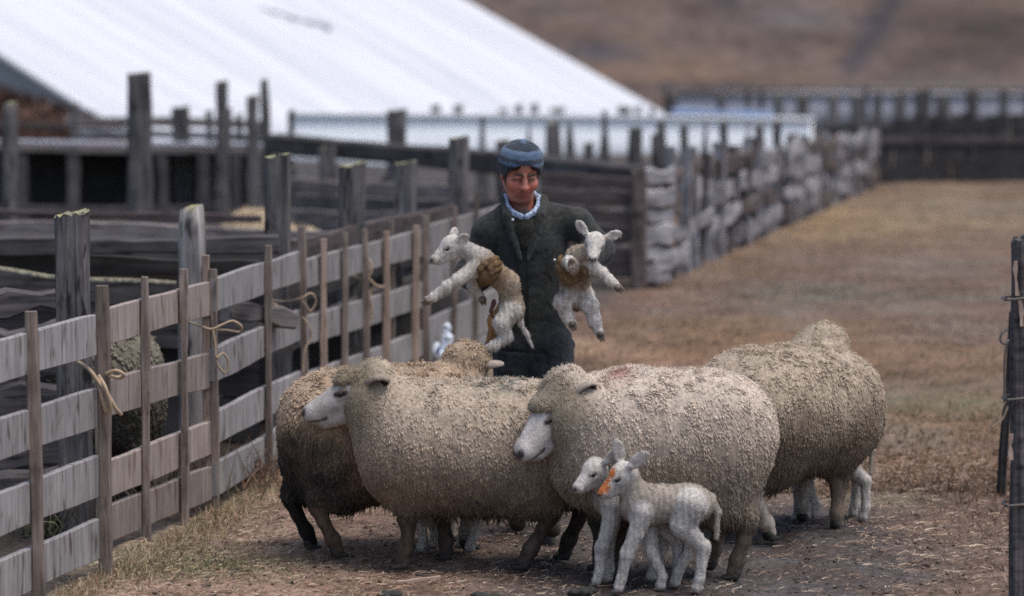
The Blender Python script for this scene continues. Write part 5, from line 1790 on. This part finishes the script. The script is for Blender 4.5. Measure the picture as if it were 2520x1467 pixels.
hc = q(1281, 424, -.02)
HF = frame((.22, -1.0, -.40), (0.02, 0, 1))          # rows: forward, left, up
def hh(f, l, u): return hc + np.array([f, l, u]) @ HF
b = Sdf()
b.ell(hh(-.012, 0, .028), (.094, .075, .094), HF, k=.02, col=S_SKIN)
b.ell(hh(.018, 0, -.045), (.066, .059, .070), HF, k=.03, col=S_SKIN)
b.cap(hh(-.01, .050, -.055), hh(.052, .032, -.090), .022, .022, k=.02, col=S_SKIN)
b.cap(hh(-.01, -.050, -.055), hh(.052, -.032, -.090), .022, .022, k=.02, col=S_SKIN)
b.ell(hh(.064, 0, -.098), (.023, .034, .020), HF, k=.022, col=(.40, .15, .11), kc=.025)
b.ell(hh(.072, 0, -.068), (.017, .032, .020), HF, k=.022, col=(.42, .15, .11), kc=.025)          # mouth mound
for s_ in (-1, 1):
    b.ell(hh(.058, s_ * .042, -.030), (.026, .024, .022), HF, k=.03, col=(.52, .165, .12), kc=.03)           # cheek
    b.ell(hh(.083, s_ * .030, .014), (.015, .019, .012), HF, k=.012, sub=True)             # socket
    b.ell(hh(.0765, s_ * .030, .010), (.012, .0165, .0105), HF, k=.004, col=(.52, .245, .19), kc=.006)   # lowered lid
    b.cap(hh(.0885, s_ * .017, .0015), hh(.078, s_ * .045, .003), .0022, .002, k=.002, col=(.05, .028, .022), kc=.003)   # lashes
    b.cap(hh(.0935, s_ * .014, .027), hh(.079, s_ * .050, .027), .0058, .0042, k=.006, col=(.045, .028, .022), kc=.004)  # brow
    b.ell(hh(.092, s_ * .0135, -.033), (.010, .0095, .0085), HF, k=.009, col=(.48, .16, .12), kc=.012)
    b.ell(hh(.097, s_ * .0085, -.0405), (.006, .005, .004), HF, k=.003, sub=True)
    b.ell(hh(-.012, s_ * .078, -.008), (.020, .009, .032), HF, k=.008, col=(.46, .16, .115))
    b.ell(hh(-.004, s_ * .086, -.006), (.010, .006, .019), HF, k=.004, sub=True)
    b.cap(hh(.012, s_ * .070, .03), hh(.016, s_ * .066, -.035), .011, .006, k=.010, col=(.05, .033, .027), kc=.008)      # sideburn
b.cap(hh(.088, 0, .016), hh(.104, 0, -.022), .0095, .0120, k=.014, col=S_SKIN)
b.ell(hh(.107, 0, -.030), (.013, .0140, .0110), HF, k=.010, col=(.54, .175, .13), kc=.012)
for s_ in (-1, 1):
    b.cap(hh(.0855, 0, -.0655), hh(.0825, s_ * .019, -.0715), .0050, .0038, k=.004, col=(.30, .085, .075), kc=.004)    # lips
b.cap(hh(.0845, .013, -.0755), hh(.0845, -.013, -.0755), .0062, .0062, k=.004, col=(.33, .095, .08), kc=.004)
b.paint(hh(.09, 0, -.0712), (.02, .011, .0018), HF, (.16, .05, .045), .5)
for s_ in (-1, 1):
    b.paint(hh(.088, s_ * .0145, -.0735), (.02, .006, .0018), HF, (.16, .05, .045), .5)
    b.paint(hh(.084, s_ * .0235, -.0775), (.015, .006, .0026), HF, (.22, .08, .065), .6)
    b.paint(hh(.085, s_ * .031, .004), (.02, .019, .006), HF, (.26, .105, .08), .7)  # eye-socket shadow painted into the skin colour
neck0 = hh(-.035, 0, -.06); neck1 = q(1290, 545, .05)
b.cap(neck0, neck1, .056, .064, k=.025, col=(.40, .165, .12))
# trunk, arms and legs under the clothes
sh = {1: q(1422, 550, .03), -1: q(1200, 570, .03)}
el = {1: q(1474, 614, .0), -1: q(1158, 674, .04)}
wrp = {1: q(1420, 662, -.20), -1: q(1183, 690, -.19)}
b.ell(q(1294, 640, .04), (.15, .09, .20), k=.05, col=S_SKIN)
b.ell(q(1312, 800, .03), (.13, .09, .17), k=.06, col=S_SKIN)
for s_ in (-1, 1):
    b.cap(q(1294, 560, .05), sh[s_], .06, .055, k=.04, col=S_SKIN)
    b.cap(sh[s_], el[s_], .045, .036, k=.02, col=S_SKIN); b.cap(el[s_], wrp[s_], .036, .026, k=.02, col=S_SKIN)
hipL, hipR = q(1268, 860, .03), q(1358, 860, .03)
knL, knR = q(1262, 1085, -.05), q(1368, 1080, -.10)
ftL = np.array([q(1268, 1290, .12)[0], .10, .09]); ftR = np.array([q(1352, 1300, 0)[0], -.06, .09])
for a_, c_, d_ in ((hipL, knL, ftL), (hipR, knR, ftR)):
    b.cap(a_, c_, .06, .045, k=.03, col=S_SKIN); b.cap(c_, d_, .042, .03, k=.02, col=S_SKIN)
V, Q = b.mesh(.0034)
V = relax(V, Q, 1, .4)
C = b.colors(V, S_SKIN)
L3 = (V - hc) @ HF.T
stub = np.exp(-(((L3[:, 0] - .05) / .06) ** 2 + (L3[:, 1] / .055) ** 2 + ((L3[:, 2] + .092) / .035) ** 2)) * (.55 + .3 * fbm(V * 160, 4, 2))
mous = np.exp(-(((L3[:, 0] - .09) / .03) ** 2 + (L3[:, 1] / .03) ** 2 + ((L3[:, 2] + .055) / .007) ** 2)) * .4
w_ = np.clip(stub + mous, 0, .6)[:, None]
C = C * (1 - w_) + np.array([[.13, .075, .06]]) * w_
C = np.clip(C * (1 + .22 * fbm(V * 70, 5, 3) + .12 * fbm(V * 200, 6, 2))[:, None] * (1 + .10 * fbm(V * 30, 15, 2)[:, None] * np.array([[1, -1, -1]])), .01, .9)
link_mesh('body', np_mesh('body', V, [Q], C), M_face, man)

# ---- hair under the hat
s = Sdf()
for s_ in (-1, 1):
    s.cap(hh(-.02, s_ * .070, .045), hh(.012, s_ * .069, -.012), .016, .008, k=.012)
    s.cap(hh(-.05, s_ * .062, .02), hh(-.05, s_ * .050, -.045), .02, .014, k=.012)
s.ell(hh(-.06, 0, -.01), (.04, .066, .05), HF, k=.02)
s.cap(hh(.072, -.03, .056), hh(.060, -.058, .044), .010, .008, k=.01); s.cap(hh(.070, .035, .056), hh(.055, .060, .042), .010, .008, k=.01)
V, Q = s.mesh(.0034); N = vnormals(V, Q)
C = np.tile([[.028, .019, .015]], (len(V), 1))
tv, tq, tt, tc = tufts(V, Q, N, C, 1600, .016, .0009, .8, .5, .5, 60, 4)
link_mesh('hair', np_mesh('hair', np.concatenate([V, tv]), [Q, tq + len(V), tt + len(V)], np.concatenate([C, tc])), M_skin, man)

# ---- striped knitted hat
s = Sdf()
s.ell(hh(-.016, 0, .050), (.112, .097, .078), HF, k=.02)
s.ell(hh(-.020, .010, .078), (.078, .070, .050), HF, k=.03)
s.ell(hh(-.018, 0, .012), (.104, .091, .075), HF, k=.02)
s.ell(hh(.095, 0, -.036), (.165, .086, .104), frame((.14, -1.0, -.30)), k=.012, sub=True)
s.ell(hh(-.03, 0, -.130), (.20, .20, .125), frame((.14, -1.0, -.16)), k=.012, sub=True)
V, Q = s.mesh(.0034); V = relax(V, Q, 2)
N = vnormals(V, Q)
L3 = (V - hc) @ HF.T
ang = np.arctan2(L3[:, 1], L3[:, 0] + .016)
hz_ = L3[:, 2] - .16 * (L3[:, 0])
knit = np.sin(ang * 58) * np.abs(np.sin(hz_ * 480))
V = V + N * (.0016 * knit + .003 * fbm(V * 22, 5, 2))[:, None]
bands = [(.045, (.022, .030, .045)), (.060, (.10, .17, .29)), (.078, (.032, .048, .075)), (.098, (.085, .14, .235)), (.110, (.13, .20, .32)), (.138, (.030, .042, .066)), (.152, (.11, .175, .28)), (.9, (.045, .065, .10))]
C = np.zeros((len(V), 3)); prev = -9
zz = hz_ + .004 * fbm(V * 45, 9, 2)
for z1, c in bands:
    m = (zz >= prev) & (zz < z1); C[m] = c; prev = z1
C = C * .78 * (1 + .45 * knit + .30 * fbm(V * 190, 3, 2))[:, None]
tv, tq, tt, tc = tufts(V, Q, N, np.clip(C, .01, .9), 2500, .007, .0006, .4, .8, .8, 60, 6)
link_mesh('knitted_hat', np_mesh('knitted_hat', np.concatenate([V, tv]), [Q, tq + len(V), tt + len(V)], np.clip(np.concatenate([C, tc]), .01, .9)), mat_col('knit_wool', .95, 200, .2, .6, 400, .1, sheen=.3), man)

# ---- checked shirt collar and dark jersey
s = Sdf()
cl = [q(1246, 484, .02), q(1250, 507, -.035), q(1264, 522, -.075), q(1284, 531, -.095)]
cr_ = [q(1325, 486, .02), q(1323, 506, -.035), q(1314, 520, -.075), q(1296, 531, -.095)]
for c in (cl, cr_):
    for i in range(3): s.cap(c[i], c[i + 1], .0085, .0085, k=.008); s.cap(c[i] + np.array([0, .004, -.010]), c[i + 1] + np.array([0, .004, -.010]), .0085, .0085, k=.008)
s.cap(cl[0], q(1262, 478, .09), .014, .014, k=.01); s.cap(cr_[0], q(1312, 478, .09), .014, .014, k=.01); s.cap(q(1262, 478, .09), q(1312, 478, .09), .014, .014, k=.01)
V, Q = s.mesh(.0034)
m_chk, nt, bb = nodes_of('shirt_check')
tc_ = nt.nodes.new('ShaderNodeTexCoord'); ck = nt.nodes.new('ShaderNodeTexChecker'); ck.inputs['Scale'].default_value = 58
ck.inputs['Color1'].default_value = (.40, .47, .58, 1); ck.inputs['Color2'].default_value = (.20, .26, .40, 1)
mp = nt.nodes.new('ShaderNodeMapping'); mp.inputs['Rotation'].default_value = (.4, .5, .6)
lk(nt, tc_.outputs['Object'], mp.inputs['Vector']); lk(nt, mp.outputs[0], ck.inputs['Vector']); lk(nt, ck.outputs['Color'], bb.inputs['Base Color']); bb.inputs['Roughness'].default_value = .85
link_mesh('shirt_collar', np_mesh('shirt_collar', V, [Q]), m_chk, man)
s = Sdf()
s.ell(q(1291, 560, -.050), (.055, .050, .060), k=.03); s.cap(q(1290, 540, -.045), q(1291, 600, -.062), .042, .030, k=.03)
V, Q = s.mesh(.005); N = vnormals(V, Q); V = V + N * (.0015 * np.sin(V[:, 0] * 900))[:, None]
link_mesh('jersey', np_mesh('jersey', V, [Q], np.tile([[.030, .030, .024]], (len(V), 1))), M_cloth, man)

# ---- jacket
JC = (.030, .033, .033)
s = Sdf()
s.ell(q(1303, 650, .045), (.160, .122, .215), k=.06)
s.ell(q(1305, 582, .05), (.145, .108, .11), k=.07)
s.ell(q(1310, 775, .04), (.145, .118, .19), k=.06)
s.ell(q(1317, 850, .04), (.165, .125, .10), k=.06)
for s_ in (-1, 1):
    s.cap(q(1292 + 30 * s_, 520, .065), sh[s_], .056, .064, k=.06)
    s.cap(sh[s_], el[s_], .066, .058, k=.022)
    s.cap(el[s_], wrp[s_] + (el[s_] - wrp[s_]) * .12, .066, .052, k=.04)
    # lapels
    a0 = q(1290 + 46 * s_, 492, .03); a1 = q(1290 + 40 * s_, 530, -.06); a2 = q(1290 + 9 * s_, 640, -.095)
    s.cap(a0, a1, .020, .022, k=.010); s.cap(a1, a2, .026, .010, k=.006)
    s.cap(a0, q(1290 + 30 * s_, 480, .11), .022, .022, k=.02)
s.ell(q(1290, 525, -.10), (.034, .10, .062), k=.015, sub=True)
s.cap(q(1290, 470, .05), q(1290, 540, .0), .052, .060, k=.02, sub=True)
V, Q = s.mesh(.0055); V = relax(V, Q, 1)
N = vnormals(V, Q)
fold = fbm(V * np.array([16, 16, 9]), 31, 3); fd2 = 1 - np.clip(np.abs(vnoise(V * np.array([9, 9, 15]) + .6 * fold[:, None], 44)) * 3, 0, 1)
zipx = np.exp(-((V[:, 0] - q(1299, 700)[0]) / .008) ** 2) * (V[:, 1] < 0) * sstep(q(0, 640)[2], q(0, 700)[2], V[:, 2])
V = V + N * (.0035 * fold - .003 * fd2 ** 2 + .004 * zipx)[:, None]
C = np.array([JC]) * (1 + .25 * fbm(V * 7, 7, 3))[:, None]
dust = sstep(.1, .5, fbm(V * np.array([8, 8, 5]), 17, 3)) * .22
top = sstep(q(0, 600)[2], q(0, 510)[2], V[:, 2]) * .30  # upper jacket lightened: skylight on the shoulders painted into the cloth
C = C * (1 - .6 * np.clip(zipx, 0, 1))[:, None]
w_ = np.clip(dust + top * (.6 + fbm(V * 20, 3, 2)), 0, .7)[:, None]
C = C * (1 - w_) + np.array([[.075, .070, .058]]) * w_
link_mesh('jacket', np_mesh('jacket', V, [Q], np.clip(C, .008, .5)), M_cloth, man)
for (px, py, dd) in ((1262, 541, -.115), (1365, 640, -.115)):
    V, Q = (lambda t: t.mesh(.0022))((lambda t: (t.ell((0, 0, 0), (.0065, .004, .0065), k=.002), t)[1])(Sdf()))
    o = link_mesh('snap_button', np_mesh('snap_button', V, [Q]), mat_plain('snap_metal', (.62, .66, .72), .3, .05, 10, .4), man)
    o.location = Vector(q(px, py, dd))

# ---- trousers and boots
s = Sdf()
s.ell(q(1316, 850, .04), (.158, .118, .14), k=.05)
for a_, c_, d_, sx in ((hipL, knL, ftL, -1), (hipR, knR, ftR, 1)):
    s.cap(a_, c_, .100, .072, k=.05); s.cap(c_, d_ + np.array([0, 0, .05]), .072, .058, k=.03)
V, Q = s.mesh(.006); N = vnormals(V, Q)
fold = fbm(V * np.array([14, 14, 7]), 61, 3); fd2 = 1 - np.clip(np.abs(vnoise(V * np.array([8, 8, 12]), 64)) * 3, 0, 1)
V = V + N * (.010 * fold - .010 * fd2 ** 2)[:, None]
C = np.array([[.024, .027, .031]]) * (1 + .5 * fbm(V * 8, 9, 3))[:, None]
link_mesh('trousers', np_mesh('trousers', V, [Q], np.clip(C, .008, .5)), M_cloth, man)
for d_ in (ftL, ftR):
    s = Sdf()
    s.cap(d_ + np.array([0, 0, .10]), d_ + np.array([0, .02, -.02]), .052, .045, k=.02)
    s.cap(d_ + np.array([0, .03, -.045]), d_ + np.array([.01, -.15, -.055]), .043, .038, k=.03)
    V, Q = s.mesh(.006); V[:, 2] = np.maximum(V[:, 2], -.005)
    link_mesh('boot', np_mesh('boot', V, [Q], np.tile([[.03, .026, .022]], (len(V), 1))), M_cloth, man)

# ---- gloved hands closing on the lambs
def glove(wr, palm, fingers, thumb, parent):
    s = Sdf()
    gc = (.150, .097, .052)
    s.cap(wr, palm, .033, .040, k=.02, col=gc)
    s.ell(palm, (.042, .042, .040), k=.02, col=gc)
    for f in fingers:
        s.chain(f, [.0145, .0130, .0110][:len(f)] if len(f) <= 3 else [.0145, .0135, .0125, .0105], k=.006, col=gc)
    s.chain(thumb, [.0165, .0145, .0125], k=.008, col=gc)
    V, Q = s.mesh(.0034); N = vnormals(V, Q)
    V = V + N * (.0012 * fbm(V * 170, 3, 2))[:, None]
    C = np.array([gc]) * (1 + .4 * fbm(V * 60, 5, 3))[:, None]
    tv, tq, tt, tc = tufts(V, Q, N, np.clip(C, .01, .9), 2600, .007, .0008, .3, .8, .8, 60, 8)
    link_mesh('glove', np_mesh('glove', np.concatenate([V, tv]), [Q, tq + len(V), tt + len(V)], np.clip(np.concatenate([C, tc]), .01, .9)), mat_col('woollen_glove', .95, 120, .25, .4, 260, .1), parent)
# hand on the lamb at the left: knuckles over its flank behind the foreleg
glove(wrp[-1], q(1200, 676, -.285),
      [[q(1202, 652, -.322), q(1210, 641, -.320), q(1220, 636, -.295), q(1224, 636, -.265)],
       [q(1207, 662, -.326), q(1217, 652, -.322), q(1227, 648, -.293), q(1230, 648, -.26)],
       [q(1208, 673, -.324), q(1219, 665, -.318), q(1229, 660, -.29), q(1232, 659, -.26)],
       [q(1206, 684, -.316), q(1216, 678, -.310), q(1225, 672, -.285)]],
      [q(1186, 674, -.312), q(1182, 662, -.326), q(1190, 650, -.328)], man)
glove(wrp[1], q(1412, 676, -.265),
      [[q(1400, 665, -.30), q(1386, 655, -.325), q(1378, 642, -.315), q(1380, 632, -.29)],
       [q(1398, 676, -.305), q(1384, 668, -.325), q(1374, 656, -.31), q(1375, 644, -.28)],
       [q(1400, 687, -.30), q(1386, 682, -.318), q(1376, 672, -.30), q(1374, 660, -.27)],
       [q(1404, 696, -.29), q(1392, 694, -.305), q(1383, 687, -.29)]],
      [q(1424, 668, -.29), q(1436, 664, -.315), q(1440, 672, -.325)], man)

# ================================================================ CARRIED LAMBS (built where they hang)
def held_lamb(label, base, build, seed, down=(0, 0, -1)):
    root = empty('lamb', base, 0, label, 'lamb', 'lambs carried by the man')
    build(root, seed)
    return root
RY = lambda a: Matrix.Rotation(a, 4, 'Y')
RX = lambda a: Matrix.Rotation(a, 4, 'X')
RZ = lambda a: Matrix.Rotation(a, 4, 'Z')

def hoof_rot(d, face=(0, -1, 0)):
    """hoof toe (+X) along d, sole normal (-Z) roughly away from face"""
    x = Vector(d).normalized(); y = Vector(face).cross(x)
    if y.length < 1e-3: y = Vector((1, 0, 0))
    y.normalize(); z = x.cross(y)
    return Matrix((x, y, z)).transposed().to_4x4()

def left_lamb(root, seed):
    b0 = np.array(root.location)
    def r(px, py, dd): return np.array(P(px, py, DM + dd)) - b0
    b = Sdf(); bc, lc, pk = tuple(LG * np.array([1.0, .93, .84])), tuple(LW * .93), tuple(LP * .7)
    b.cap(r(1190, 653, -.26), r(1250, 697, -.22), .060, .047, k=.03, col=bc)
    b.cap(r(1250, 697, -.22), r(1261, 752, -.20), .046, .048, k=.03, col=bc)
    b.ell(r(1259, 762, -.20), (.050, .056, .056), k=.03, col=bc)
    b.cap(r(1186, 640, -.26), r(1140, 611, -.27), .050, .037, k=.025, col=tuple(LW * .80))
    b.paint(r(1212, 672, -.30), (.066, .09, .066), None, (.185, .125, .07), .85)
    hp = r(1113, 606, -.27); H3 = frame((-1, -.36, -.34))
    lamb_head(b, hp, H3, 1.0, [(1, (-.95, .35, .05), (.2, .8, -.4), .060, False), (-1, (-.75, -.25, .55), (.4, -.8, 0), .06, False)])
    # forelegs
    b.chain([r(1168, 662, -.29), r(1128, 688, -.33), r(1098, 706, -.345), r(1066, 732, -.355), r(1052, 740, -.36)], [.040, .027, .024, .0175, .016], k=.015, col=lc)
    b.chain([r(1180, 672, -.22), r(1165, 705, -.20), r(1185, 735, -.20)], [.034, .024, .018], k=.015, col=lc)
    # hind legs
    b.chain([r(1256, 768, -.225), r(1234, 797, -.25), r(1246, 831, -.24), r(1216, 851, -.26), r(1198, 860, -.27)], [.050, .037, .0275, .0215, .019], k=.018, col=lc)
    b.chain([r(1242, 770, -.17), r(1218, 790, -.18), r(1212, 828, -.17), r(1202, 850, -.175)], [.045, .03, .02, .016], k=.018, col=(.40, .20, .085))
    # navel remnant
    b.chain([r(1216, 742, -.245), r(1209, 765, -.25), r(1213, 778, -.25)], [.010, .007, .005], k=.006, col=(.07, .035, .03))
    b.chain([r(1280, 772, -.19), r(1281, 798, -.195), r(1298, 826, -.20), r(1309, 854, -.20)], [.017, .013, .010, .007], k=.01, col=lc)
    hoo = [(r(1049, 742, -.36), hoof_rot(r(1049, 742, -.36) - r(1070, 730, -.355))), (r(1193, 863, -.272), hoof_rot(r(1193, 863, -.272) - r(1216, 851, -.26))),
           (r(1200, 853, -.176), hoof_rot((-.3, 0, -1))), (r(1188, 739, -.2), hoof_rot((.3, 0, -1)))]
    lamb_finish(root, b, seed, hp, H3, 1.0, hoo, n=9000, vox=.0034)
def right_lamb(root, seed):
    b0 = np.array(root.location)
    def r(px, py, dd): return np.array(P(px, py, DM + dd)) - b0
    b = Sdf(); bc, lc = tuple(LG * np.array([.95, .88, .80])), tuple(LW * 1.05)
    b.cap(r(1425, 640, -.24), r(1414, 700, -.22), .064, .060, k=.04, col=bc)
    b.cap(r(1414, 700, -.22), r(1420, 735, -.20), .056, .055, k=.04, col=(.36, .19, .14))
    b.cap(r(1425, 640, -.25), r(1452, 622, -.30), .05, .04, k=.03, col=bc)
    hp = r(1464, 598, -.33); H3 = frame((-.10, -1, -.42), (.14, 0, 1))
    lamb_head(b, hp, H3, .98, [(1, (-.25, .95, .36), (1, .1, 0), .078, False), (-1, (-.25, -.75, .75), (1, -.1, 0), .078, False)], face=tuple(LW * 1.12))
    b.paint(r(1400, 690, -.26), (.080, .10, .078), None, (.18, .128, .085), .85)
    # folded foreleg, hoof to the camera ; other foreleg reaching right
    b.chain([r(1412, 668, -.28), r(1400, 645, -.34), r(1404, 655, -.39)], [.034, .026, .022], k=.014, col=lc)
    b.chain([r(1452, 655, -.29), r(1482, 672, -.33), r(1500, 690, -.34), r(1519, 706, -.345)], [.037, .024, .022, .017], k=.014, col=lc)
    # hind legs
    b.chain([r(1404, 728, -.24), r(1384, 745, -.28), r(1396, 778, -.27), r(1409, 800, -.29)], [.050, .037, .026, .020], k=.018, col=lc)
    b.chain([r(1434, 728, -.22), r(1452, 752, -.27), r(1464, 792, -.27), r(1477, 824, -.28)], [.050, .036, .027, .019], k=.018, col=lc)
    hoo = [(r(1407, 657, -.405), hoof_rot((.1, -1, -.5), (0, -.3, 1))), (r(1524, 710, -.348), hoof_rot((1, -.2, -.8))),
           (r(1411, 804, -.295), hoof_rot((.35, -.5, -1))), (r(1480, 829, -.285), hoof_rot((.3, -.5, -1)))]
    lamb_finish(root, b, seed, hp, H3, .98, hoo, n=9000, vox=.0034)
bl = P(1200, 700, DM - .25); br = P(1430, 700, DM - .25)
held_lamb('carried lamb with its head in profile and one foreleg stretched out towards the hurdles', (bl.x, bl.y, P(1200, 880, DM - .25).z), left_lamb, 41)
held_lamb('carried white-faced lamb with spread ears facing the camera', (br.x, br.y, P(1430, 835, DM - .25).z), right_lamb, 42)
